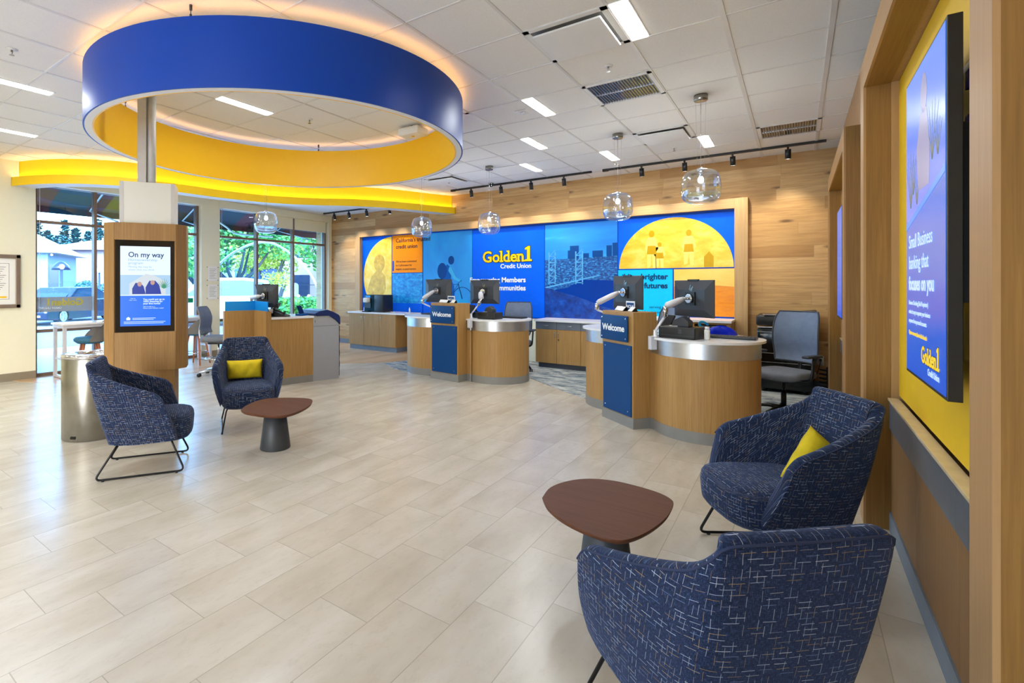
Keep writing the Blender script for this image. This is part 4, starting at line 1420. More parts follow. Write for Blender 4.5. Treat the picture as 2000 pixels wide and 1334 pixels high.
def make_pillow(label, loc, rot):
    t = None
    m = MB(); nu, nv, w, h, d = 25, 17, .175, .105, .055
    def P(side):
        def fn(i, j):
            u, v = i / (nu - 1) * 2 - 1, j / (nv - 1) * 2 - 1
            k = (max(0, 1 - abs(u) ** 2.6) * max(0, 1 - abs(v) ** 2.6)) ** .42
            px = 1 - .06 * (1 - v * v) * abs(u) ** 6 if False else 1
            x = u * w * (1 - .05 * (1 - abs(v) ** 2)) 
            z = v * h * (1 - .07 * (1 - abs(u) ** 2))
            return Vector((x, side * d * k * (1 + .06 * math.sin(9 * u + 3 * v)), z))
        return fn
    m.grid(P(1), nu, nv, flip=True); m.grid(P(-1), nu, nv)
    o = m.build('throw_pillow', M['pillow'])
    tag(o, label, 'pillow', 'yellow throw pillows')
    o.location = loc; o.rotation_euler = rot
    return o
h = R(-31 - 90)
c, s = math.cos(h), math.sin(h)
make_pillow('rectangular yellow cushion standing level in the chair facing the camera', (-4.545 - s * -.135, 3.007 + c * -.135, .548), (R(-14), 0, h))
h = R(214 - 90)
c, s = math.cos(h), math.sin(h)
dx, dy = .06, -.115
make_pillow('yellow cushion tipped on its corner in the chair by the right wall', (.06, 3.245, .50), (R(-24), R(-40), R(214 - 90 - 62)))

# ---------------------------------------------------------------- coffee tables
def coffee_table(label, outline_px, zc, zt, base):
    pts = []
    for u, v in outline_px:
        Y = (zt - HC) * F / (HY - v)
        p = at(u, v, Y); pts.append((p.x, p.y, 0))
    cx_ = sum(p[0] for p in pts) / len(pts); cy_ = sum(p[1] for p in pts) / len(pts)
    t = thing('coffee_table', label, 'coffee table', (base[0], base[1], 0), group='walnut coffee tables on charcoal cones')
    sm = spline([(p[0], p[1]) for p in pts] + [(pts[0][0], pts[0][1])], 96)[:-1]
    loops = [(.955, zt - .024), (.975, zt - .020), (1.0, zt - .004), (.998, zt - .001), (.994, zt)]
    m = MB(); n = len(sm); vs = []
    for sc, z in loops: vs += [(cx_ + (x - cx_) * sc, cy_ + (y - cy_) * sc, z) for x, y in sm]
    fs = [(i * n + k, i * n + (k + 1) % n, (i + 1) * n + (k + 1) % n, (i + 1) * n + k) for i in range(len(loops) - 1) for k in range(n)]
    fs += [tuple(reversed(range(n))), tuple(range((len(loops) - 1) * n, len(loops) * n))]
    m.add(vs, fs, False); m.s = [i < (len(loops) - 1) * n for i in range(len(fs))]
    ar = sum(sm[i][0] * sm[(i + 1) % n][1] - sm[(i + 1) % n][0] * sm[i][1] for i in range(n))
    if ar < 0: m.f = [f[::-1] for f in m.f]
    m.build('tabletop', M['wood_top'], t, True)
    m = MB(); m.lathe([(.128, 0), (.130, .006), (.085, zt - .024)], (base[0], base[1], 0), 40); m.build('pedestal', M['cone'], t, True)
coffee_table('walnut coffee table by the two left chairs', [(380 + a / 5.3375, 650 + b / 5.3375) for a, b in [(480, 805), (530, 762), (640, 712), (760, 684), (900, 676), (1060, 676), (1180, 684), (1229, 702), (1205, 750), (1110, 806), (1000, 846), (880, 866), (760, 862), (620, 845), (520, 826)]], 0, .385, (-3.70, 2.745))
coffee_table('walnut coffee table between the two right chairs', [(1040 + a / 2.246, 740 + b / 2.246) for a, b in [(42, 520), (80, 474), (160, 446), (250, 437), (350, 445), (450, 467), (550, 497), (607, 526), (618, 552), (590, 605), (520, 662), (430, 702), (350, 705), (240, 672), (130, 618), (62, 562)]], 0, .385, (-.745, 2.45))

# ---------------------------------------------------------------- oak kiosk on the column
PL, PR = Vector((-4.871, 1.924, 0)), Vector((-4.609, 2.328, 0))
e1 = (PR - PL).normalized(); nin = Vector((-e1.y, e1.x, 0))
if nin.dot(PL) < 0: nin = -nin
rzk = math.atan2(e1.y, e1.x)
W = (PR - PL).length
# local frame: origin PL, +x along the front, +y into the kiosk
kiosk = thing('information_kiosk', 'oak kiosk holding a lit portrait screen, built around a white column', 'kiosk', PL, rzk)
m = MB(); m.bb(0.005, W - .005, .0, .30, .11, .66); m.build('plinth', M['wood_kiosk'], kiosk)
m = MB(); m.bb(.0, W, -.004, .305, 0, .11); m.build('base_strip', M['kick'], kiosk)
ZB, ZK = .655, 1.985
fp = [(-.005, -.012), (W + .005, -.012), (W + .085, .075), (W + .085, .24), (W, .32), (0, .32), (-.06, .28), (-.095, .20), (-.095, .05)]
def kpanel(a, b, z0, z1, th=.018):
    a, b = Vector((a[0], a[1], 0)), Vector((b[0], b[1], 0))
    d = (b - a).normalized(); n_ = Vector((-d.y, d.x, 0))
    return [(a.x, a.y), (b.x, b.y), (b.x + n_.x * th, b.y + n_.y * th), (a.x + n_.x * th, a.y + n_.y * th)]
zs0, zs1 = 1.005, 1.83      # screen opening
for a, b in ((ZB, zs0), (zs1, ZK)):
    m = MB(); m.prism(kpanel((-.002, -.012), (W + .002, -.012), 0, 0), a, b); m.build('front_panel', M['wood_kiosk'], kiosk, bevel=.001)
for a, b in ((1, 2), (2, 3), (3, 4), (4, 5), (5, 6), (6, 7), (7, 8), (8, 0)):
    m = MB(); m.prism(kpanel(fp[a], fp[b], 0, 0), ZB, ZK); m.build('side_panel', M['wood_kiosk'], kiosk, bevel=.001)
m = MB(); m.prism([(p[0] * .97 + .01, p[1] * .97 + .005) for p in fp], ZK - .03, ZK - .004); m.build('top_panel', M['wood_kiosk'], kiosk)
m = MB(); m.prism([(p[0] * .97 + .01, p[1] * .97 + .005) for p in fp], ZB + .004, ZB + .02); m.build('bottom_panel', M['wood_kiosk'], kiosk)
m = MB(); m.bb(-.002, W + .002, .0, .02, zs0, zs1)
scr = m.build('screen_surround', M['gloss_black'], kiosk)
sx0, sx1, sz0, sz1 = .042, W - .042, zs0 + .055, zs1 - .055
m = MB(); m.bb(sx0, sx1, -.003, -.0005, sz0, sz1)
M['kio_white'] = emi('kiosk_screen_white', (206, 226, 255), 1.0)
M['kio_blue'] = emi('kiosk_screen_blue', (0, 104, 255), .95)
M['kio_ink'] = emi('kiosk_screen_ink', (20, 64, 110), .8)
M['kio_grey'] = emi('kiosk_screen_grey', (130, 170, 205), .8)
M['kio_shirt'] = emi('kiosk_screen_shirt', (10, 50, 150), .9)
M['kio_skin'] = emi('kiosk_screen_skin', (190, 150, 140), .8)
M['kio_green'] = emi('kiosk_screen_green', (60, 150, 120), .8)
M['kio_pale'] = emi('kiosk_screen_room', (160, 196, 226), .9)
M['kio_sofa'] = emi('kiosk_screen_sofa', (196, 206, 214), .9)
M['kio_gold'] = emi('kiosk_screen_gold', (250, 230, 120), .9)
dsp = m.build('display', M['kio_white'], kiosk)
def kq(name, x0, x1, z0, z1, mat, d=.0035):
    m = MB(); m.bb(x0, x1, -d, -.003, z0, z1); return m.build(name, mat, dsp)
sw, sh = sx1 - sx0, sz1 - sz0
def kz(f): return sz1 - f * sh
kq('blue_area', sx0, sx1, sz0, kz(.62), M['kio_blue'])
kq('photo_area', sx0, sx1, kz(.61), kz(.36), M['kio_pale'], .0034)
def kt(s, size, fx, fz, mat, bold=0, align='LEFT', sx=1.0): 
    return text_mb(s, size, (sx0 + fx * sw, -.0036, kz(fz)), (1, 0, 0), (0, 0, 1), align, bold, .0008, sx=sx).build('lettering', mat, dsp)
kt('On my way', .066, .155, .135, M['kio_ink'], .0012, sx=.92)
kt('Homeownership', .034, .155, .185, M['kio_grey'])
kt('program', .034, .155, .225, M['kio_grey'])
kt('Moving day may be', .024, .155, .268, M['kio_grey'])
kt('closer than you think', .024, .155, .305, M['kio_grey'])
m = MB()
m.pprism([(.07, 0), (.36, 0), (.36, .12), (.28, .17), (.20, .19), (.07, .10)], (sx0, -.0042, kz(.61)), (1, 0, 0), (0, 0, 1), .0004); m.build('photo_sofa', M['kio_sofa'], dsp)
m = MB(); y_ = -.0046
for fx, w_, hh in ((.36, .05, .10), (.65, .06, .12)):
    m.pprism([(fx * sw - w_, .0), (fx * sw + w_ * 1.1, .0), (fx * sw + w_ * .8, hh * .7), (fx * sw + w_ * .3, hh), (fx * sw - w_ * .5, hh), (fx * sw - w_, hh * .5)], (sx0, y_, kz(.60)), (1, 0, 0), (0, 0, 1), .0004)
m.build('photo_figures', M['kio_shirt'], dsp)
m = MB()
for fx, fz in ((.38, .475), (.64, .455)):
    m.pprism([(fx * sw + .018 * math.cos(k * .63), .022 * math.sin(k * .63)) for k in range(10)], (sx0, y_ - .0003, kz(fz)), (1, 0, 0), (0, 0, 1), .0004)
m.build('photo_faces', M['kio_skin'], dsp)
m = MB()
for k in range(9):
    a = R(20 + 17 * k)
    m.pprism([(-.006, 0), (.006, 0), (.07 * math.cos(a), .10 * math.sin(a))], (sx0 + .87 * sw, y_, kz(.53)), (1, 0, 0), (0, 0, 1), .0004)
m.build('photo_plant', M['kio_green'], dsp)
kt('You could put up to', .021, .45, .675, M['kio_white'], .0006)
kt('100% financing for', .021, .45, .702, M['kio_white'], .0006)
kt('your first home!', .021, .45, .729, M['kio_white'], .0006)
kt('Ask to talk to a', .015, .45, .765, M['kio_white'])
kt('Home Loan Advisor today!', .015, .45, .785, M['kio_white'])
kt('Scan to', .013, .25, .66, M['kio_white'], align='CENTER')
kt('learn more', .013, .25, .68, M['kio_white'], align='CENTER')
logo(dsp, (sx0 + .45 * sw, -.0036, kz(.845)), (1, 0, 0), (0, 0, 1), .022, M['kio_gold'], M['kio_ink'], M['kio_white'], d=.0004)
m = MB(); m.pprism([(0, 0), (.03, 0), (.03, .016), (.033, .016), (.015, .03), (-.003, .016), (0, .016)], (sx0 + .12 * sw, -.0036, kz(.925)), (1, 0, 0), (0, 0, 1), .0008)
for k, (a, b) in enumerate(((.24, .70), (.24, .66), (.07, .90), (.07, .86))):
    m.bb(sx0 + a * sw, sx0 + b * sw, -.0042, -.0036, kz(.905 + .018 * k + (.01 if k > 1 else 0)), kz(.899 + .018 * k + (.01 if k > 1 else 0)))
m.build('fine_print', M['kio_white'], dsp)
# column above
m = MB(); m.bb(.03, W - .012, .035, .29, ZK - .03, 2.36); col = m.build('column', M['column'], kiosk, label='white square column')
for x in (.03, W - .012):
    m = MB(); m.bb(x - .002 if x < .1 else x - .03, x + .03 if x < .1 else x + .002, .033, .035, ZK, 2.36)
    if x > .1: m.bb(x, x + .002, .035, .29, ZK, 2.36)
    m.build('corner_guard', M['column_guard'], col)
m = MB(); m.bb(.155, .225, .12, .20, 2.36, ZC - .001); m.lathe([(.035, 2.36), (.035, ZC - .001)], (.265, .16, 0), 20); m.bb(.225, .24, .15, .17, 2.36, ZC - .001)
m.build('service_pole', M['column_guard'], kiosk, label='silver service pole from column to ceiling')

# ---------------------------------------------------------------- waste bin
t = thing('waste_bin', 'brushed steel waste bin beside the oak kiosk', 'waste bin', (-5.42, 1.955, 0), R(20))
m = MB(); m.lathe([(.0, .0), (.245, .0), (.25, .005), (.25, .745), (.247, .75)], n=56); m.build('body', M['steel'], t)
m = MB(); m.lathe([(.247, .75), (.253, .752), (.256, .765), (.25, .782), (.20, .79), (.13, .785), (.125, .76), (.12, .70)], n=56); m.build('rim', M['chrome'], t)
m = MB(); m.lathe([(.0, .705), (.121, .705), (.121, .76)], n=32); m.build('liner', M['gloss_black'], t)
a = R(-78); m = MB(); m.box((.251 * math.cos(a), .251 * math.sin(a), .04), (.003, .05, .022), a); m.build('badge', M['gloss_black'], t)

# ---------------------------------------------------------------- welcome counters
def welcome_pod(P0, e, la, lb, ra, rb, pw, label):
    ang = math.atan2(e[1], e[0])
    t = thing('welcome_counter', label, 'counter', (P0[0], P0[1], 0), ang, 'curved oak welcome counters')
    RD = .46
    def foot(cx_, cy_, rr, side, grow=0.0):
        """drum outline with its neck towards the tower"""
        pts = []
        if side > 0:
            for k in range(41):
                a = R(-118 + (118 + 62) * k / 40); pts.append((cx_ + rr * math.cos(a), cy_ + rr * math.sin(a)))
            pts += [(cx_ - .1, cy_ + rr * .95), (pw * .55, cy_ + rr * .95), (pw * .55, .2 - grow), (pw + .06, .2 - grow), (pw + .10, .185 - grow)]
        else:
            for k in range(41):
                a = R(118 + (118 + 0) * k / 40 + 0); a = R(118 + 180 * k / 40); pts.append((cx_ + rr * math.cos(a), cy_ + rr * math.sin(a)))
            pts += [(-.10, .17 - grow), (-.04, .19 - grow), (pw * .45, .19 - grow), (pw * .45, cy_ + rr * .93), (cx_, cy_ + rr * .93)]
        return pts
    for side, cx_, cy_ in ((1, ra, rb), (-1, la, lb)):
        m = MB(); m.prism(foot(cx_, cy_, RD, side), .105, .757, True); m.build('counter_body', M['wood'], t)
        m = MB(); m.prism(foot(cx_, cy_, RD + .004, side, .004), 0, .105, True); m.build('kick_base', M['kick'], t)
        m = MB(); m.prism(foot(cx_, cy_, RD + .003, side, .003), .757, .900, True); m.build('steel_band', M['alu'], t)
        m = MB()
        cap = foot(cx_, cy_, RD + .04, side, .02)
        m.prism(cap, .900, .922, True); m.build('countertop', M['quartz'], t, bevel=.003)
    m = MB(); m.bb(0, pw, 0, .27, .105, 1.155); tw = m.build('tower', M['wood'], t, bevel=.002)
    m = MB(); m.bb(-.004, pw + .004, -.004, .27, 0, .105); m.build('kick_base', M['kick'], t)
    pw_ = pw
    m = MB(); m.rbox((.235 * pw_ / .52 + .002, -.025, .984), (.455 * pw_ / .52, .014, .262), .006, n=2); sg = m.build('sign_panel', M['navy'], t, label='navy Welcome sign')
    text_mb('Welcome', .094, (.235 * pw_ / .52, -.033, .955), (1, 0, 0), (0, 0, 1), 'CENTER', .0022, .002, sx=1.0).build('lettering', M['letters'], sg)
    m = MB()
    for x in (.035, .435 * pw_ / .52):
        for z in (.885, 1.085): m.lathe([(.007, .03), (.007, .0)], (x, -.035, z), 10, Matrix.Rotation(R(-90), 4, 'X'))
    m.build('bolt', M['chrome'], sg)
    m = MB(); m.bb(.03, pw - .022, -.012, 0, .115, .82); lp = m.build('lower_panel', M['navy'], t)
    m = MB()
    for x in (.07, pw - .07):
        for z in (.16, .785): m.lathe([(.006, .006), (.006, .0)], (x, -.016, z), 10, Matrix.Rotation(R(-90), 4, 'X'))
    m.build('bolt', M['chrome'], lp)
    m = MB(); m.bb(pw + .09, pw + .135, .10, .165, .80, .93); m.build('edge_clamp', M['arm_white'], t)
    def W_(a, b, z): 
        return Vector((P0[0] + e[0] * a - e[1] * b, P0[1] + e[1] * a + e[0] * b, z))
    return t, W_
e2 = Vector((.402, -.327)).normalized()
pod2, W2_ = welcome_pod((-1.707, 5.501), e2, -.42, .60, .76, .62, .518, 'right curved welcome counter, nearer the camera')
e1_ = Vector((.5490, -.0668)).normalized()
pod1, W1_ = welcome_pod((-4.539, 6.214), e1_, -.40, .52, .80, .64, .545, 'left curved welcome counter, farther from the camera')

# ---------------------------------------------------------------- monitors on arms
def monitor(label, c, width_dir, w=.53, h=.365, logo_mark=True):
    """back of the monitor faces the camera; c = centre"""
    wd = Vector((width_dir[0], width_dir[1], 0)).normalized()
    t = thing('monitor', label, 'monitor', c, math.atan2(wd.y, wd.x), 'black monitors seen from behind')
    # local: x along the width, -y = back side facing the room
    m = MB()
    b0 = [(-w / 2, 0, -h / 2), (w / 2, 0, -h / 2), (w / 2, 0, h / 2), (-w / 2, 0, h / 2)]
    b1 = [(-w / 2, -.012, -h / 2), (w / 2, -.012, -h / 2), (w / 2, -.012, h / 2), (-w / 2, -.012, h / 2)]
    b2 = [(-w * .34, -.042, -h * .30), (w * .34, -.042, -h * .30), (w * .34, -.042, h * .24), (-w * .34, -.042, h * .24)]
    m.add(b0 + b1 + b2, [(0, 1, 2, 3), (4, 5, 1, 0), (5, 6, 2, 1), (6, 7, 3, 2), (7, 4, 0, 3), (8, 9, 5, 4), (9, 10, 6, 5), (10, 11, 7, 6), (11, 8, 4, 7), (11, 10, 9, 8)])
    m.build('housing', M['dark_grey'], t, bevel=.003)
    m = MB(); m.bb(-w / 2 + .008, w / 2 - .008, .0, .002, -h / 2 + .008, h / 2 - .008); m.build('screen', M['gloss_black'], t)
    m = MB(); m.bb(-.07, .07, -.02, .0, h / 2 - .012, h / 2 + .008); m.build('webcam_bar', M['black'], t)
    m = MB(); m.bb(-.065, .065, -.056, -.042, -.065, .065); m.build('mount_plate', M['black'], t, bevel=.002)
    m = MB()
    for x0, z0, l in ((-.018, .085, .05), (-.006, .075, .03), (.006, .082, .03), (.012, .07, .05)):
        m.pprism([(x0, z0), (x0 + .005, z0), (x0 + .005 + l * .3, z0 + l), (x0 + l * .3, z0 + l)], (0, -.0435 + .006 * 0, 0), (1, 0, 0), (0, 0, 1), .0015)
    m.xf(Matrix.Translation((0, .004, .035))) if False else None
    m.build('emblem', M['steel'], t)
    return t
def arm(mon, pts, end_dir, base):
    """pts: desk clamp foot, lower elbow, upper elbow, head"""
    p0, p1, p2, p3 = [Vector(p) for p in pts]
    m = MB(); m.lathe([(.035, 0), (.035, .012), (.02, .016), (.018, .07)], p0, 16); t = m.build('arm', M['arm_white'], mon, True, label='silver monitor arm')
    m = MB(); m.tube([p0 + Vector((0, 0, .06)), p1], .016, 8, flat=.7); m.build('lower_link', M['arm_white'], t, True)
    m = MB(); m.tube([p1, p2], .024, 10); m.build('elbow', M['chrome'], t, True)
    m = MB(); m.tube([p2, p2.lerp(p3, .12), p2.lerp(p3, .75), p3], .025, 10, radii=[.026, .042, .038, .024], flat=.8); m.build('upper_link', M['arm_white'], t, True)
    ed = Vector(end_dir).normalized()
    m = MB(); m.tube([p3, p3 + ed * .05], .014, 8)
    rot = ed.to_track_quat('Z', 'Y').to_matrix().to_4x4()
    m.lathe([(.042, .045), (.046, .05), (.046, .06), (.02, .062)], p3, 20, rot); m.build('pivot_head', M['chrome'], t, True)
    return t
wdir = (.76, -.65)
nb = Vector((-.65, -.76, 0)).normalized()      # out of the monitor's back
def head(c): return Vector(c) + nb * .12
CT_ = .922
# right counter
c2a = at(1227, 571, 5.55); c2b = at(1356, 583, 4.98)
mA = monitor('black monitor on a silver arm behind the tower of the right welcome counter', c2a, wdir)
mB = monitor('black monitor on a silver arm over the round top of the right counter', c2b, wdir)
arm(mA, [W2_(-.05, .44, CT_), at(1166, 605, 5.62), at(1166, 592, 5.62), head(c2a)], -nb, W2_(-.05, .44, CT_))
f0 = at(1280, 655, 4.86); f0.z = CT_
arm(mB, [f0, at(1299, 618, 4.95), at(1300, 598, 4.95), head(c2b)], -nb, f0)
# left counter
wd1 = (.53, -.03)
nb1 = Vector((-.03, -.53, 0)).normalized()
c1a = at(857, 568, 8.0); c1b = at(947, 570, 7.75)
mC = monitor('black monitor on a silver arm behind the tower of the left welcome counter', c1a, wd1)
mD = monitor('black monitor on a silver arm over the round top of the left counter', c1b, wd1)
arm(mC, [W1_(-.12, .42, CT_), at(825, 592, 7.95), at(826, 583, 7.95), c1a + nb1 * .12], -nb1, W1_(-.12, .42, CT_))
f1 = at(920, 618, 7.60); f1.z = CT_
arm(mD, [f1, at(934, 596, 7.62), at(940, 584, 7.62), c1b + nb1 * .12], -nb1, f1)

# ---------------------------------------------------------------- small things on the counters
def on(W_, a, b): return W_(a, b, CT_)
def scanner(loc, rz, label, s=1.0):
    t = thing('receipt_printer', label, 'printer', loc, rz, 'black device stacks on the counters')
    m = MB(); m.rbox((0, 0, .055 * s), (.34 * s, .24 * s, .11 * s), .012); m.build('base', M['black'], t)
    m = MB(); m.bb(-.15 * s, .15 * s, -.122 * s, -.12 * s, .03 * s, .034 * s); m.bb(.02 * s, .05 * s, -.122 * s, -.12 * s, .05 * s, .09 * s); m.build('slot', M['dark_grey'], t)
    m = MB(); m.pprism([(-.08 * s, 0), (.08 * s, 0), (.08 * s, .05 * s), (.02 * s, .10 * s), (-.06 * s, .06 * s)], (0, .05 * s, .11 * s), (1, 0, 0), (0, 0, 1), .10 * s); m.build('feeder', M['dark_grey'], t, bevel=.004)
    m = MB(); m.bb(-.10 * s, -.02 * s, -.05 * s, .03 * s, .11 * s, .118 * s); m.build('key_pad', M['arm_white'], t)
p = at(1332, 655, 4.78); p.z = CT_
scanner(p, R(-15), 'black receipt printer stack on the right counter under its monitor arm')
p = at(957, 618, 7.45); p.z = CT_
scanner(p, R(-5), 'black receipt printer stack on the left counter under its monitor', .92)
def keyboard(p, rz, label):
    t = thing('keyboard', label, 'keyboard', p, rz, 'black keyboards')
    m = MB(); m.rbox((0, 0, .011), (.44, .17, .02), .006); m.build('case', M['black'], t)
    m = MB()
    for r in range(5):
        for k in range(15): m.bb(-.205 + k * .0275, -.183 + k * .0275, -.07 + r * .028, -.048 + r * .028, .021, .025)
    m.build('keys', M['dark_grey'], t)
p = at(1425, 657, 4.75); p.z = CT_; keyboard(p, R(-4), 'black keyboard on the round top of the right welcome counter')
p = at(1000, 617, 7.65); p.z = CT_; keyboard(p, R(-2), 'black keyboard on the round top of the left welcome counter')
p = W1_(-.50, .62, CT_); p.z = CT_; keyboard(p, R(-2), 'black keyboard on the far side of the left welcome counter')
t = thing('sanitizer_bottle', 'small clear white sanitiser bottle on the right counter top', 'bottle', (0, 0, 0)); p = at(1381, 660, 4.62); p.z = CT_; t.location = p
m = MB(); m.lathe([(.0, .0), (.022, .0), (.024, .01), (.024, .085), (.02, .095)], n=18); m.build('body', M['paper'], t)
m = MB(); m.lathe([(.019, .096), (.019, .12), (.0, .121)], n=18); m.build('cap', M['quartz'], t)
t = thing('blue_bag', 'shiny royal blue bag lying behind the right counter top', 'bag', (0, 0, 0)); p = at(1385, 650, 5.25); p.z = CT_ ; t.location = (W2_(.66, .90, CT_))
m = MB()
def bagf(i, j):
    u, v = 2 * math.pi * i / 20, math.pi / 2 * j / 8
    return Vector((.14 * math.cos(u) * math.cos(v) * (1 + .15 * math.sin(3 * u)), .10 * math.sin(u) * math.cos(v), .09 * math.sin(v) * (1 + .12 * math.sin(2 * u))))
m.grid(bagf, 20, 9, cu=True); m.build('pouch', flat('royal_blue', (10, 40, 210), .3), t)
m = MB(); m.tube(round_path([(-.13, 0, .06), (-.19, 0, .09), (-.17, 0, .14), (-.10, 0, .10)], .04), .012, 8); m.build('handle', flat('cyan_strap', (40, 160, 210), .4), t)
m = MB(); q0 = f0 + Vector((.02, .03, .004))
m.tube(spline([tuple(q0 + Vector(d)) for d in ((0, 0, .02), (.05, .02, .05), (.09, .0, .07), (.12, -.02, .03), (.15, .0, .004), (.19, .03, .004))], 24), .0035, 6)
m.tube(spline([tuple(q0 + Vector(d)) for d in ((.02, .05, .0), (.03, .09, .06), (.08, .10, .09), (.10, .06, .02), (.16, .08, .003))], 24), .003, 6)
tag(m.build('cable_bundle', M['arm_white']), 'tangled pale cables at the foot of the right monitor arm', 'cable')
# sign and card holders on the tower tops
def tower_top(W_, ang, where, rz):
    t = thing('insurance_sign', 'small blue upright sign with white letters on the %s tower' % where, 'sign', W_(.30, .13, 1.1555), rz, 'blue signs on the counter towers')
    m = MB(); m.bb(-.07, .07, -.004, .0, .0, .105); m.build('frame', M['quartz'], t)
    m = MB(); m.bb(-.058, .058, -.006, -.004, .012, .088); pl = m.build('plate', M['navy'], t)
    text_mb('NCUA', .042, (0, -.007, .035), (1, 0, 0), (0, 0, 1), 'CENTER', .001, .001).build('lettering', M['letters'], pl)
    for k, (a, b) in enumerate(((.12, .10), (.235, .055), (.37, .07))):
        q = thing('card_holder', 'tilted holder of white cards, %s on the %s counter tower' % (('leftmost', 'before the blue sign', 'rightmost')[k], where), 'card holder', W_(a, b, 1.1555), rz + R((8, 0, -6)[k]), 'business card holders')
        m = MB(); m.add([(-.045, 0, 0), (.045, 0, 0), (.045, .06, 0), (-.045, .06, 0), (-.045, .045, .045), (.045, .045, .045)], [(0, 3, 2, 1), (0, 1, 5, 4), (3, 4, 5, 2), (0, 4, 3), (1, 2, 5)]); m.build('holder', M['gloss_black'], q)
        m = MB(); m.add([(-.038, -.003, .006), (.038, -.003, .006), (.038, .036, .046), (-.038, .036, .046), (-.038, .0, .003), (.038, .0, .003), (.038, .039, .043), (-.038, .039, .043)], [(0, 1, 2, 3), (0, 4, 5, 1), (1, 5, 6, 2), (2, 6, 7, 3), (3, 7, 4, 0)]); m.build('cards', M['paper'], q)
tower_top(W2_, 0, 'right', math.atan2(e2.y, e2.x))
tower_top(W1_, 0, 'left', math.atan2(e1_.y, e1_.x))
def phone(p, rz, label):
    t = thing('desk_phone', label, 'phone', p, rz, 'black desk phones')
    m = MB(); m.add([(-.1, -.09, 0), (.1, -.09, 0), (.1, .09, 0), (-.1, .09, 0), (-.1, -.09, .015), (.1, -.09, .015), (.1, .09, .09), (-.1, .09, .09)], [(0, 3, 2, 1), (0, 1, 5, 4), (1, 2, 6, 5), (2, 3, 7, 6), (3, 0, 4, 7), (4, 5, 6, 7)]); m.build('base', M['black'], t, bevel=.004)
    T = Matrix.Translation((.02, .09, .12)) @ Matrix.Rotation(R(-62), 4, 'X')
    m = MB(); m.box((0, 0, 0), (.15, .16, .02), M=T); m.build('display_head', M['black'], t, bevel=.003)
    m = MB(); m.tube([(-.085, -.07, .045), (-.085, -.03, .06), (-.085, .06, .10), (-.085, .09, .125)], .017, 8, radii=[.024, .015, .015, .024]); m.build('handset', M['gloss_black'], t)
    m = MB(); m.tube(spline([(-.085, -.09, .03), (-.13, -.12, .01), (-.10, -.15, .008), (-.03, -.12, .008)], 14), .004, 6); m.build('cord', M['black'], t)
phone(W2_(.40, .60, CT_), R(140), 'black desk phone behind the right counter tower')
phone(W1_(.42, .55, CT_), R(170), 'black desk phone behind the left counter tower')

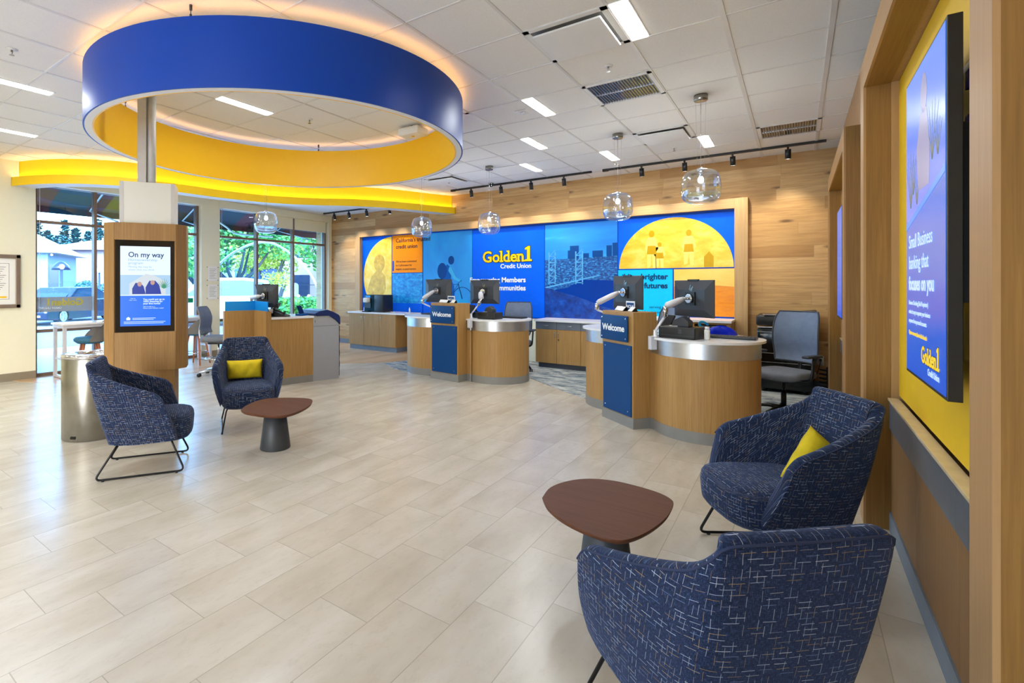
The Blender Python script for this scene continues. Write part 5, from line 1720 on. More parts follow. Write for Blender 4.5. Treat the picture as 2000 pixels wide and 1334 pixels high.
# ---------------------------------------------------------------- office chairs
def make_office(label, tall=0.0, arms=True, mat_b='grey_mesh', bk=1.0):
    t = thing('office_chair', label, 'office chair', group='grey office chairs')
    zs = .47 + tall
    m = MB()
    for k in range(5):
        a = R(90 + 72 * k)
        m.tube([(0, 0, .085), (.15 * math.cos(a), .15 * math.sin(a), .09), (.29 * math.cos(a), .29 * math.sin(a), .065)], .02, 8, radii=[.028, .022, .014])
    base = m.build('star_base', M['black_metal'] if not tall else M['alu'], t)
    for k in range(5):
        a = R(90 + 72 * k)
        m = MB(); T = Matrix.Translation((.29 * math.cos(a), .29 * math.sin(a), .028)) @ Matrix.Rotation(a + .6, 4, 'Z') @ Matrix.Rotation(R(90), 4, 'Y')
        for s in (-1, 1): m.lathe([(.0, -.009 + s * .014), (.026, -.009 + s * .014), (.028, s * .014), (.026, .009 + s * .014), (.0, .009 + s * .014)], n=14, M=T)
        m.cyl((.29 * math.cos(a), .29 * math.sin(a)), .006, .04, .062, 8)
        m.build('caster', M['black'], t)
    m = MB(); m.cyl((0, 0), .026, .10, .26 + tall * .4, 16); m.cyl((0, 0), .014, .26 + tall * .4, zs - .09, 12); m.build('gas_lift', M['black_metal'] if not tall else M['chrome'], t)
    if tall:
        m = MB(); m.tube([(.20 * math.cos(R(a)), .20 * math.sin(R(a)), .27) for a in range(0, 360, 12)], .010, 8, True)
        for a in (45, 165, 285): m.tube([(.02 * math.cos(R(a)), .02 * math.sin(R(a)), .27), (.20 * math.cos(R(a)), .20 * math.sin(R(a)), .27)], .007, 6)
        m.build('foot_ring', M['chrome'], t)
    m = MB(); m.rbox((0, 0, zs - .07), (.24, .26, .045), .015); m.build('mechanism', M['black'], t)
    m = MB()
    def seat(i, j):
        u, v = 2 * math.pi * i / 36, j / 10
        e = 2 / 4.2
        c_, s_ = math.cos(u), math.sin(u)
        prof = [(0, -.05), (.85, -.05), (.97, -.04), (1.0, -.02), (1.0, .0), (.98, .018), (.93, .028), (.8, .034), (.5, .032), (.25, .03), (0, .03)][j]
        return Vector((.25 * prof[0] * math.copysign(abs(c_) ** e, c_), .24 * prof[0] * math.copysign(abs(s_) ** e, s_), zs + prof[1] - (.02 if s_ > .5 and prof[0] > .6 else 0) * s_))
    m.grid(seat, 36, 11, cu=True, flip=True); m.build('seat', M['grey_seat'], t)
    # back: curved panel, lumbar bend
    prof = [(y, z * bk) for y, z in [(-.215, .11), (-.245, .20), (-.235, .32), (-.235, .45), (-.265, .58), (-.30, .66)]]
    wd = [.20, .225, .235, .235, .225, .20]
    def back(d):
        def fn(i, j):
            u = i / 12 * 2 - 1
            y, z = spline(prof, 15)[j]
            w_ = spline([(q,) for q in wd], 15)[j][0]
            return Vector((u * w_, y + .045 * u * u + d, zs + z))
        return fn
    m = MB(); m.grid(back(0), 13, 15); m.grid(back(-.008), 13, 15, flip=True)
    m.build('back_mesh', M[mat_b], t)
    m = MB()
    P_ = spline(prof, 15); W_ = spline([(q,) for q in wd], 15)
    loop = [(-W_[j][0], P_[j][0] + .041, zs + P_[j][1]) for j in range(15)] + [(u * W_[14][0], P_[14][0] + .045 * u * u - .004, zs + P_[14][1]) for u in (-.6, -.2, .2, .6)] + [(W_[j][0], P_[j][0] + .041, zs + P_[j][1]) for j in range(14, -1, -1)] + [(u * W_[0][0], P_[0][0] + .045 * u * u - .004, zs + P_[0][1]) for u in (.6, .2, -.2, -.6)]
    m.tube(loop, .009, 8, True); m.build('back_frame', M['dark_grey'] if not tall else M['grey_shell'], t)
    m = MB(); m.tube(round_path([(0, -.05, zs - .07), (0, -.27, zs - .07), (0, -.30, zs + .10), (0, -.26, zs + .30)], .08), .022, 8, flat=.7); m.build('spine', M['black'] if not tall else M['alu'], t)
    if arms:
        for s in (-1, 1):
            m = MB(); m.tube(round_path([(s * .12, -.02, zs - .065), (s * .27, -.02, zs - .06), (s * .285, -.03, zs + .19)], .06), .022, 8, flat=.6); o = m.build('arm_post', M['black'], t)
            m = MB(); m.rbox((s * .285, .0, zs + .205), (.075, .25, .028), .012); m.build('arm_pad', M['dark_grey'], o)
    return t
oc = make_office('grey mesh office chair with armrests beside the right counter, in front of the printer')
oc.location = (-.12, 6.72, 0); oc.rotation_euler = (0, 0, R(240 - 90))
o = dup(oc, (-3.80, 7.60, 0), R(284 - 90), 'grey office chair behind the left welcome counter, its back toward the mural')
o = dup(oc, (-1.42, 7.05, 0), R(240 - 90), 'grey office chair mostly hidden behind the right counter monitors')
stool = make_office('tall light grey drafting chair with a chrome foot ring, behind the left chair', .12, False, bk=.74)
stool.name = 'drafting_chair'; stool['category'] = 'office chair'
del stool['group']
stool.location = (-7.40, 4.42, 0); stool.rotation_euler = (0, 0, R(40 - 90))

# ---------------------------------------------------------------- cabinets on the timber wall
M['top_white'] = M['quartz']
t = thing('service_cabinet', 'low oak cabinet with three doors and white top, left of the counters', 'cabinet', (-7.45, 8.3, 0))
x0, x1, yf = -8.16, -6.78, 8.03
m = MB(); m.bb(x0 + .005, x1, yf + .02, YN - .115, .10, .80); m.build('body', M['wood'], t, True)
m = MB(); m.bb(x0 + .01, x1 - .005, yf + .03, YN - .115, 0, .10); m.build('kick_base', M['kick_blue'], t, True)
ds = [(x0 + .005, -7.70), (-7.697, -7.24), (-7.237, x1 - .003)]
for k, (a, b) in enumerate(ds):
    m = MB(); m.bb(a, b - .003, yf, yf + .019, .105, .797); d = m.build('door', M['wood'], t, True, bevel=.001)
    hx = (b - .05, a + .05, a + .05)[k]
    m = MB(); m.tube(round_path([(hx, yf, .74), (hx, yf - .03, .735), (hx, yf - .03, .645), (hx, yf, .64)], .012), .004, 6); m.build('handle', M['chrome'], d, True)
m = MB(); m.bb(x0 - .02, x1 + .25, yf - .02, YN - .11, .80, .832); m.build('countertop', M['quartz'], t, True, bevel=.002)
m = MB(); m.bb(x1 + .16, x1 + .24, yf + .3, YN - .115, 0, .80); m.build('end_panel', M['wood'], t, True)
# coffee machine
t = thing('coffee_machine', 'dark teal and black coffee machine on the oak service cabinet', 'coffee machine', (-7.52, 8.28, .832), 0)
DT = flat('dark_teal', (10, 52, 70), .3)
m = MB(); m.rbox((.18, 0, .19), (.26, .34, .375), .012); m.build('body', M['black'], t)
m = MB(); m.rbox((-.10, -.02, .19), (.30, .30, .375), .012); m.build('front_housing', DT, t)
m = MB(); m.bb(-.20, -.03, -.19, -.16, .09, .30); m.build('dispensing_bay', M['black'], t)
m = MB(); m.rbox((-.12, -.22, .26), (.13, .12, .10), .02); m.build('spout_block', M['paper'], t)
m = MB(); m.bb(-.2, -.03, -.28, -.16, .0, .025); m.build('drip_tray', M['gloss_black'], t)
m = MB(); m.bb(-.2, -.06, -.172, -.17, .32, .36); m.build('display', M['acrylic'], t)
for k, (x, lb) in enumerate(((-8.05, 'left end'), (-6.72, 'right end'))):
    m = MB(); m.lathe([(.0, 0), (.018, 0), (.018, .07), (.008, .09), (.008, .11), (.0, .11)], n=12)
    o = m.build('white_bottle', M['paper']); o.location = (x, 8.42, .832); tag(o, 'tiny white bottle at the %s of the service cabinet top' % lb, 'bottle', 'tiny bottles on the service cabinet')
m = MB(); m.bb(-6.66, -6.55, 8.2, 8.24, .832, .84); m.tube([(-7.15, 8.3, .85), (-7.08, 8.25, .836), (-7.0, 8.27, .836)], .006, 6)
tag(m.build('white_cable', M['paper']), 'short white cord on the service cabinet top', 'cord')

def credenza(x0, x1, zt, label, doors, drawers, opening=None):
    t = thing('credenza', label, 'cabinet', ((x0 + x1) / 2, 8.38, 0), group='credenzas under the mural')
    yf = 8.10
    m = MB()
    if opening is None:
        m.bb(x0, x1, yf + .02, YN - .022, .09, zt - .035)
    else:
        a, b = opening
        m.bb(x0, a, yf + .002, YN - .022, .09, zt - .035); m.bb(b, x1, yf + .002, YN - .022, .09, zt - .035); m.bb(a, b, yf + .3, YN - .022, .09, zt - .035); m.bb(a, b, yf + .002, YN - .3, zt - .06, zt - .035); m.bb(a, b, yf + .002, YN - .3, .09, .4)
    m.build('body', M['wood'], t, True)
    m = MB(); m.bb(x0 + .04, x1, yf + .05, YN - .022, 0, .09); m.build('kick_base', flat('dark_kick', (72, 76, 84), .5), t, True)
    for a, b, z0, z1 in doors:
        m = MB(); m.bb(a, b - .003, yf, yf + .019, z0, z1); d = m.build('door', M['wood'], t, True, bevel=.001)
    for k, (a, b, z0, z1, hx) in enumerate(drawers):
        m = MB(); m.bb(a, b - .003, yf, yf + .019, z0, z1); d = m.build('drawer', M['drawer'], t, True, bevel=.001)
        for h in hx:
            m = MB(); zz = (z0 + z1) / 2; m.tube(round_path([(h - .055, yf, zz), (h - .05, yf - .028, zz), (h + .05, yf - .028, zz), (h + .055, yf, zz)], .012), .005, 6); m.build('handle', M['chrome'], d, True)
    m = MB(); m.bb(x0 - .02, x1 + .01, yf - .03, YN - .021, zt - .034, zt); m.build('countertop', M['quartz'], t, True, bevel=.002)
    return t
t = credenza(-3.67, -1.95, .832, 'low credenza with slate drawers over oak doors, between the welcome counters',
         [(-3.665, -3.282, .095, .665), (-3.279, -2.87, .095, .665), (-2.867, -2.41, .095, .665), (-2.407, -1.955, .095, .665)],
         [(-3.665, -3.282, .67, .795, [-3.47]), (-3.279, -2.87, .67, .795, [-3.07]), (-2.867, -2.41, .67, .795, [-2.64]), (-2.407, -1.955, .67, .795, [-2.18])])
for i, hx in enumerate((-3.315, -3.245)):
    m = MB(); m.tube(round_path([(hx, 8.10, .63), (hx, 8.072, .625), (hx, 8.072, .535), (hx, 8.10, .53)], .012), .004, 6)
    if i: m.lathe([(.012, 0), (.012, .012)], (hx, 8.10, .50), 12, Matrix.Rotation(R(90), 4, 'X'))
    m.build('handle', M['chrome'], t, True)
credenza(-1.80, -.745, .925, 'taller credenza with an open bay holding a grey safe, right end of the mural', [(-1.795, -1.25, .095, .885)], [], (-1.20, -.80))
t = thing('grey_safe', 'grey box with a pale door in the open bay of the right credenza', 'safe', (-1.0, 8.25, .41))
m = MB(); m.bb(-1.18, -.82, 8.16, 8.38, .405, .84); m.build('body', M['machine'], t, True)
m = MB(); m.bb(-1.16, -.84, 8.145, 8.16, .43, .76); m.build('door', M['paper'], t, True, bevel=.003)
m = MB(); m.bb(-1.17, -.83, 8.15, 8.16, .78, .83); m.build('top_slot', M['gloss_black'], t, True)

# office printer
t = thing('office_printer', 'tall black office copier against the timber wall, behind the office chair', 'printer', (-.14, 8.3, 0))
m = MB(); m.rbox((-.14, 8.33, .45), (.60, .60, .80), .02); m.build('body', M['gloss_black'], t, True)
m = MB(); m.bb(-.43, .15, 8.02, 8.03, .86, .872); m.bb(-.43, .15, 8.02, 8.03, .80, .806)
for z in (.52, .40, .28): m.bb(-.42, .14, 8.022, 8.032, z, z + .006)
m.build('trim_line', M['alu'], t, True)
m = MB(); m.rbox((-.14, 8.33, .955), (.62, .60, .14), .03); m.build('scanner_lid', M['black'], t, True)
m = MB(); m.box((.02, 8.35, 1.045), (.38, .34, .05), M=Matrix.Rotation(R(-8), 4, 'Y')); m.build('paper_feeder', M['black'], t, True, bevel=.01)
m = MB(); m.box((-.28, 8.10, 1.03), (.18, .14, .012), .2); m.build('control_panel', M['alu'], t, True)
m = MB(); m.bb(-.40, -.31, 8.018, 8.03, .755, .77); m.build('name_plate', M['alu'], t, True)
m = MB()
for x in (-.36, .08):
    for y in (8.12, 8.52): m.cyl((x, y), .03, 0.0065, .06, 12)
m.build('foot', M['black'], t, True)

# ---------------------------------------------------------------- reception desk with the cash machine, left
A = Vector((-5.775, 4.949, 0)); B = Vector((-5.661, 5.36, 0))
tt = (B - A).normalized(); nn = Vector((tt.y, -tt.x, 0))     # nn points to the hall
ang = math.atan2(tt.y, tt.x)
t = thing('teller_desk', 'oak standing teller desk with a blue acrylic screen, left of the cash machine', 'counter', A, ang)
# local: +x along the face towards the machine, -y out to the hall, +y inside
m = MB(); m.bb(-.63, -.002, 0, .66, .10, .94); m.build('body', M['wood'], t, bevel=.001)
m = MB(); m.bb(-.64, -.002, -.003, .66, 0, .10); m.bb(-.70, -.63, -.003, .48, 0, .10); m.build('kick_base', M['kick'], t)
m = MB(); m.bb(-.63, .01, -.015, .70, .94, .97); m.build('countertop', M['quartz'], t, bevel=.003)
m = MB(); m.bb(-.70, -.63, .0, .50, .10, 1.055); m.bb(-1.12, -.63, .50, .57, .0, 1.055); m.build('privacy_wall', M['wood'], t, bevel=.001)
m = MB(); m.bb(-.675, -.665, .02, .53, 1.055, 1.19); m.bb(-1.10, -.665, .53, .54, 1.055, 1.19); m.build('acrylic_screen', M['acrylic'], t)
c = at(521, 578, 7.35)
mE = monitor('black monitor above the blue acrylic screen of the teller desk', c, (.62, .10), .46, .34)
arm(mE, [c + Vector((-.28, .20, -.30)), c + Vector((-.40, .02, -.08)), c + Vector((-.38, 0, -.03)), c + Vector((.0, -.12, 0))], (0.05, 1, 0), c + Vector((-.28, .20, -.36)))
def dk(a, b, z=.97): return Vector((A.x + tt.x * a - nn.x * b, A.y + tt.y * a - nn.y * b, z))
phone(dk(-.42, .14), ang + R(50), 'black desk phone on the teller desk corner')
t = thing('card_terminal', 'small dark customer display tilted on the teller desk', 'display', dk(-.46, .45), ang + R(60))
m = MB(); m.bb(-.06, .06, -.06, .06, 0, .02); m.build('base', M['black'], t)
m = MB(); m.box((0, 0, .15), (.17, .015, .14), M=Matrix.Rotation(R(-25), 4, 'X')); m.cyl((0, 0), .012, .02, .11, 10); m.build('screen', M['gloss_black'], t)
t = thing('check_tray', 'white paper tray with black base beside the desk phone', 'tray', dk(-.56, .22), ang)
m = MB(); m.bb(-.05, .10, -.06, .06, 0, .05); m.build('base', M['black'], t)
m = MB(); m.bb(-.04, .02, -.05, .05, .05, .11); m.build('paper_stack', M['paper'], t)
t = thing('signature_pad', 'blue signature pad tilted at the edge of the cash machine', 'display', dk(-.10, .18), ang + R(35))
m = MB(); m.rbox((0, 0, .015), (.15, .13, .028), .008); m.build('base', flat('pad_blue', (20, 80, 150), .4), t)
m = MB(); m.box((0.0, .02, .085), (.11, .016, .13), M=Matrix.Rotation(R(-22), 4, 'X')); m.build('screen', flat('pad_navy', (14, 34, 84), .3), t)
t = thing('cash_machine', 'grey cash machine with a dark blue rounded hood at the end of the teller desk', 'cash machine', A, ang)
Wm = .428
prof = [(.0, 0.0), (Wm, 0.0), (Wm, .83), (Wm - .04, .88), (Wm - .17, .965), (0, .965)]
m = MB(); m.pprism([(x, z) for x, z in prof], (0, .62, 0), (1, 0, 0), (0, 0, 1), .62); m.build('cabinet', M['machine'], t, bevel=.003)
m = MB(); m.bb(.005, Wm - .003, -.003, 0, .812, .815)
for x in (.03, Wm - .05): m.bb(x, x + .004, -.006, 0, .87, .90)
m.build('seam', M['dark_grey'], t)
hood = [(.06, .965), (Wm - .17, .965), (Wm - .04, .885), (Wm, .84), (Wm + .012, .82), (Wm + .014, .93), (Wm - .01, .97), (Wm - .10, 1.02), (Wm - .20, 1.055), (.10, 1.04), (.02, 1.0)]
m = MB(); m.pprism(hood, (0, .64, 0), (1, 0, 0), (0, 0, 1), .66); m.build('hood', M['machine_blue'], t, bevel=.008)
m = MB()
for z0, z1 in ((.72, .80), (.56, .66), (.34, .42), (.18, .26)): m.bb(Wm, Wm + .012, .0, .5, z0, z1)
m.bb(Wm, Wm + .008, .0, .55, .04, .80); m.build('front_slots', M['black'], t)

# ---------------------------------------------------------------- window table and stools
t = thing('standing_table', 'long white standing table along the left window', 'table', (-9.02, 4.05, 0))
tx0, tx1, ty0, ty1, tz = -9.33, -8.86, 2.78, 5.20, .845
m = MB(); m.bb(tx0, tx1, ty0, ty1, tz - .03, tz); m.build('tabletop', M['quartz'], t, True, bevel=.004)
m = MB(); m.bb(tx0 + .02, tx1 - .02, ty0 + .02, ty1 - .02, tz - .075, tz - .03); m.build('apron', M['arm_white'], t, True)
for y in (ty0 + .05, ty1 - .05):
    for x in (tx0 + .03, tx1 - .05):
        m = MB(); m.bb(x - .022, x + .022, y - .022, y + .022, .045, tz - .03); m.build('leg', M['arm_white'], t, True)
for y in (ty0 + .05, ty1 - .05):
    m = MB(); m.bb(tx0, tx1 - .02, y - .02, y + .02, .012, .045); m.bb(tx0 + .03, tx1 - .05, y - .01, y + .01, .28, .31)
    for x in (tx0 + .02, tx1 - .04): m.cyl((x, y), .015, 0.0035, .012, 10)
    m.build('foot_rail', M['arm_white'], t, True)
def make_stool(label):
    t = thing('shell_stool', label, 'stool', group='grey shell stools with beech legs')
    zs = .60
    def shell(d):
        def fn(i, j):
            a = R(-200 + 220 * i / 24 + 0) ; a = R(170 + 200 * i / 24)
            s = j / 8
            hgt = .27 * max(0.0, math.sin(R(180 * i / 24))) ** .8 + .03
            r = .215 + .03 * s - d
            return Vector((r * math.cos(a), r * .95 * math.sin(a), zs - .04 + s * hgt + .02 * s * s))
        return fn
    m = MB(); m.grid(shell(0), 25, 9); m.grid(shell(.018), 25, 9, flip=True); m.build('shell', M['grey_shell'], t)
    m = MB(); m.lathe([(0, zs - .07), (.16, zs - .07), (.21, zs - .03), (.215, zs), (.19, zs + .025), (.0, zs + .03)], n=32); m.build('seat', flat('stool_teal', (62, 110, 140), .6), t)
    for k in range(4):
        a = R(45 + 90 * k)
        m = MB(); m.tube([(.13 * math.cos(a), .13 * math.sin(a), zs - .065), (.23 * math.cos(a), .23 * math.sin(a), .0035)], .017, 10, radii=[.02, .012]); m.build('leg', M['wood_leg'], t)
    m = MB(); m.tube([(.195 * math.cos(R(a)), .195 * math.sin(R(a)), .22) for a in range(0, 360, 12)], .006, 6, True); m.build('foot_ring', M['chrome'], t)
    return t
st = make_stool('grey shell stool with wooden legs at the left end of the window table'); 
p = at(176, 700, 7.75); st.location = (p.x, p.y, 0); st.rotation_euler = (0, 0, R(170))
o = dup(st, (0, 0, 0), R(120), 'grey shell stool with wooden legs right of the kiosk, behind the drafting chair'); p = at(384, 700, 9.0); o.location = (p.x, p.y, 0)

# ---------------------------------------------------------------- glass pendants
def make_pendant(label):
    t = thing('glass_pendant', label, 'pendant lamp', group='clear glass pendants above the counters')
    # origin at the ceiling
    D = ZC - 2.215
    m = MB(); m.lathe([(.0, -.001), (.062, -.001), (.062, -.052), (.058, -.056), (.0, -.056)], n=28); m.build('canopy', M['steel'], t)
    m = MB(); m.tube([(0, 0, -.056), (0, 0, -D + .36)], .0022, 6)
    for s in (-1, 1): m.tube([(s * .045, 0, -.056), (s * .03, 0, -D + .345)], .0008, 4)
    m.build('suspension_wire', M['chrome'], t)
    m = MB(); m.lathe([(.0, .36), (.012, .36), (.034, .352), (.034, .325), (.030, .32), (.016, .318), (.016, .275), (.019, .27), (.0, .269)], (0, 0, -D), 24); sk = m.build('socket', M['chrome'], t)
    m = MB(); m.lathe([(.014, .27), (.022, .255), (.026, .235), (.020, .215), (.0, .207)], (0, 0, -D), 18); m.build('bulb', M['bulb'], sk)
    out = spline([(.034, .325), (.08, .332), (.125, .318), (.158, .275), (.174, .20), (.176, .13), (.160, .06), (.125, .022), (.07, .006), (.0, .002)], 26)
    m = MB(); m.lathe(out, (0, 0, -D), 48); m.build('globe', M['globe'], t)
    inn = spline([(.165, .10), (.150, .075), (.100, .050), (.04, .04), (.0, .038)], 12)
    m = MB(); m.lathe(inn, (0, 0, -D), 48); m.build('inner_bowl', M['globe'], t)
    return t
pd = make_pendant('clear glass pendant farthest right, nearest the camera'); pd.location = (-.76, 5.51, ZC)
pl = [((-1.78, 6.33), 'clear glass pendant second from the right'), ((-3.89, 6.87), 'clear glass pendant in the middle, over the left counter'), ((-5.05, 6.65), 'clear glass pendant just left of the middle one, in front of the cove end'), ((-6.59, 4.72), 'clear glass pendant farthest left, in front of the windows')]
allp = [(-.76, 5.51)]
for (x, y), lb in pl:
    dup(pd, (x, y, ZC), 0, lb); allp.append((x, y))
for x, y in allp:
    d = bpy.data.lights.new('pendant_glow', 'POINT'); d.energy = 7; d.shadow_soft_size = .03; d.color = (1, .93, .82)
    o = bpy.data.objects.new('pendant_glow', d); COL.objects.link(o); o.location = (x, y, 2.215 + .13)

# ================================================================ outside
M['paving'] = plain('concrete_paving', (222, 226, 230), .9, var=.05)
M['asphalt'] = plain('asphalt', (128, 136, 148), .9, var=.08)
m = MB(); m.bb(-80, -10.0, -40, 90, -.14, -.10); struct('ground', m, M['asphalt'])
m = MB(); m.bb(-10.0, 14, -40, YS - 0.2, -.10, -.005); struct('sidewalk', m, M['paving'])  # unseen ground outside the added opening, pale to bounce daylight in
m = MB(); m.bb(-13.6, -10.0, -10, 30, -.10, -.005); struct('sidewalk', m, M['paving'])
# awning of coloured canvas bands
t = thing('awning', 'striped canvas awning of red, slate and orange bands outside the windows', 'awning', (-10.4, 5, 3.0))
cols = [(60, 66, 74), (176, 84, 60), (70, 96, 100), (72, 100, 104), (176, 80, 60), (214, 132, 40), (224, 180, 20), (96, 52, 50), (52, 70, 86), (84, 48, 50), (176, 70, 66), (60, 92, 100), (170, 66, 66), (54, 76, 84), (96, 46, 44), (84, 40, 40), (60, 70, 80), (150, 60, 56), (50, 60, 70), (120, 52, 48)]
yy = .4
bands = {}
k = 0
bl = [(0.4, (37, 40, 45)), (1.0, (93, 43, 31)), (1.6, (43, 57, 59)), (2.2, (55, 37, 31)), (2.7, (104, 52, 34)), (3.25, (45, 60, 62)), (3.85, (99, 44, 34)), (4.12, (132, 93, 12)), (4.5, (37, 50, 54)), (5.1, (57, 33, 33)), (5.7, (52, 31, 35)), (6.1, (99, 40, 40)), (6.38, (34, 53, 60)), (6.95, (99, 39, 42)), (7.3, (55, 29, 29)), (7.9, (37, 49, 54)), (8.4, (68, 32, 31)), (9.0, (59, 31, 31)), (9.7, (37, 47, 52)), (10.3, (74, 33, 31)), (11.0, None)]
for (yy, c), (y2, _) in zip(bl[:-1], bl[1:]):
    w_ = y2 - yy
    bands.setdefault(c, MB()).add([(-9.72, yy, 3.42), (-9.72, yy + w_, 3.42), (-11.0, yy + w_, 2.86), (-11.0, yy, 2.86), (-9.72, yy, 3.43), (-9.72, yy + w_, 3.43), (-11.01, yy + w_, 2.87), (-11.01, yy, 2.87)], [(0, 1, 2, 3), (7, 6, 5, 4), (0, 4, 5, 1), (1, 5, 6, 2), (2, 6, 7, 3), (3, 7, 4, 0)])
    bands[c].bb(-11.02, -11.0, yy, yy + w_, 2.74, 2.87)
for c, mb_ in bands.items():
    mb_.build('canvas_band', flat('canvas_%d_%d_%d' % c, c, .8), t, True)
for y in (1.5, 3.9, 5.7, 8.2, 10.0):
    m = MB(); m.tube([(-9.75, y, 2.55), (-10.98, y, 2.84), (-9.75, y, 3.40)], .018, 8); m.build('support_tube', M['white'], t, True)
m = MB(); m.tube(spline([(-10.9, 5.9, 2.58), (-10.9, 6.15, 2.80), (-10.9, 6.4, 2.93), (-10.9, 6.7, 2.80), (-10.9, 7.0, 2.66), (-10.9, 8.0, 2.66)], 30), .022, 8); m.build('wave_tube', M['white'], t, True)
m = MB(); m.tube(spline([(-11.3, 6.2, 1.3), (-11.3, 7.1, 2.2), (-11.3, 8.2, 2.55), (-11.3, 9.3, 2.0), (-11.3, 9.9, 1.2), (-11.3, 10.1, -.1)], 40), .03, 8)
tag(m.build('curved_rail', M['white']), 'thin curved white pipe outside the right windows', 'pipe')

GP = lambda u, Y: at(u, HY, Y)
M['car_blue'] = plain('car_blue', (6, 26, 56), .3, coat=.5, var=.02)
M['car_white'] = plain('car_white', (150, 164, 180), .6, coat=.0, var=.01)
M['car_glass'] = plain('car_glass', (50, 78, 108), .6, var=.05)
M['car_glass_dark'] = plain('car_glass_dark', (30, 50, 76), .1, var=.05)
M['lens'] = plain('headlamp', (225, 235, 250), .15)
def make_car(name, label, p, rz, paint, glass, L, W, prof, cabin, kind):
    t = thing(name, label, 'car', (p.x, p.y, -.10), rz)
    # local: +x forward
    n = len(prof)
    m = MB(); vs = []
    for sc, yy in ((.90, -W / 2), (1, -W / 2 + .08), (1, W / 2 - .08), (.90, W / 2)):
        for x, z in prof: vs.append((x * (1 if sc == 1 else .985), yy, .22 + (z - .22) * (1 if sc == 1 else .93)))
    fs = [(i * n + k, i * n + (k + 1) % n, (i + 1) * n + (k + 1) % n, (i + 1) * n + k) for i in range(3) for k in range(n)]
    fs += [tuple(reversed(range(n))), tuple(range(3 * n, 4 * n))]
    m.add(vs, fs, False); m.build('body', paint, t, bevel=.03)
    m = MB(); n = len(cabin); vs = []
    for ins, yy in ((.10, -W / 2 + .06), (0.0, -W / 2 + .14), (0, W / 2 - .14), (.1, W / 2 - .06)):
        zb = cabin[0][1]
        top = max(z for _, z in cabin)
        for x, z in cabin: vs.append((x, yy * (1 - .16 * (z - zb) / (top - zb)), z))
    fs = [(i * n + k, i * n + (k + 1) % n, (i + 1) * n + (k + 1) % n, (i + 1) * n + k) for i in range(3) for k in range(n)] + [tuple(reversed(range(n))), tuple(range(3 * n, 4 * n))]
    m.add(vs, fs, False); cb = m.build('cabin', paint, t, bevel=.02)
    cx_ = sum(x for x, _ in cabin) / n; zb = cabin[0][1]; top = max(z for _, z in cabin)
    for s in (-1, 1):
        m = MB()
        q = [(cx_ + (x - cx_) * .86, zb + .04 + (z - zb) * .80) for x, z in cabin]
        vs = [(x, s * ((W / 2 - .052) * (1 - .16 * (z - zb) / (top - zb))), z) for x, z in q]
        m.add(vs, [tuple(range(len(q))) if s < 0 else tuple(reversed(range(len(q))))]); m.build('side_glass', glass, cb)
        for x in (L * .31, -L * .30):
            m = MB(); m.lathe([(.0, -.11), (.29, -.11), (.33, -.07), (.33, .07), (.29, .11), (.0, .11)], (x, s * (W / 2 - .11), .33), 28, Matrix.Rotation(R(90), 4, 'X')); w_ = m.build('wheel', M['black'], t)
            m = MB()
            m.lathe([(.20, 0), (.20, .012), (.17, .0)], (x, s * (W / 2 + .005), .33), 24, Matrix.Rotation(R(90), 4, 'X'))
            for a in range(5): m.box((x + .09 * math.cos(a * 1.2566), s * (W / 2 + .006), .33 + .09 * math.sin(a * 1.2566)), (.18, .012, .04), M=Matrix.Rotation(-a * 1.2566, 4, 'Y'))
            m.build('rim', M['alu'], w_)
        m = MB(); m.rbox((L / 2 - .12, s * (W / 2 - .30), .66 if kind == 'sedan' else .82), (.16, .34, .12), .04); m.build('headlamp', M['lens'], t)
        m = MB(); m.rbox((L * .16, s * (W / 2 + .08), zb + .06), (.12, .18, .12), .04); m.build('wing_mirror', paint, t)
    m = MB(); a_, b_ = cabin[-1], cabin[-2]
    m.add([(a_[0] - .02 + .03, -W / 2 + .22, a_[1] + .05), (a_[0] + .01, W / 2 - .22, a_[1] + .05), (b_[0] + .02, W / 2 - .32, b_[1] - .05), (b_[0] + .02, -W / 2 + .32, b_[1] - .05)], [(0, 1, 2, 3)]); m.build('windscreen', glass, cb)
    m = MB()
    for s in (-1, 1): m.rbox((L / 2 - .02, s * .19, .62 if kind == 'sedan' else .75), (.06, .30, .15), .03)
    m.build('grille', M['gloss_black'], t)
    m = MB(); m.bb(L / 2 - .03, L / 2 + .03, -.7, .7, .34, .40); m.bb(L / 2 - .02, L / 2 + .04, -.55, .55, .24, .30); m.build('bumper_trim', M['lens'], t)
    return t
sed = [(-2.3, .25), (-1.9, .2), (1.9, .2), (2.32, .26), (2.36, .50), (2.28, .72), (1.2, .92), (-1.5, .98), (-2.3, .92), (-2.36, .6)]
cab = [(-1.75, .93), (1.15, .90), (.45, 1.40), (-.75, 1.45)]
cab = [(1.15, .90), (-1.75, .95), (-.75, 1.44), (.45, 1.40)][::-1]
cab = [(-1.75, .93), (-.80, 1.44), (.42, 1.41), (1.18, .90)]
make_car('sedan', 'dark blue saloon car parked outside the left window', GP(128, 20.5), R(-52), M['car_blue'], M['car_glass_dark'], 4.7, 1.85, sed, cab, 'sedan')
suvp = [(-2.3, .30), (-1.9, .25), (1.9, .25), (2.3, .32), (2.35, .70), (2.25, .98), (1.3, 1.08), (-2.2, 1.12), (-2.36, .7)]
suvc = [(-2.25, 1.08), (-2.05, 1.70), (-1.2, 1.80), (.2, 1.78), (1.15, 1.08)]
make_car('white_suv', 'white van-like car parked outside the middle window', GP(408, 19), R(-118), M['car_white'], M['car_glass'], 4.7, 1.95, suvp, suvc, 'suv')

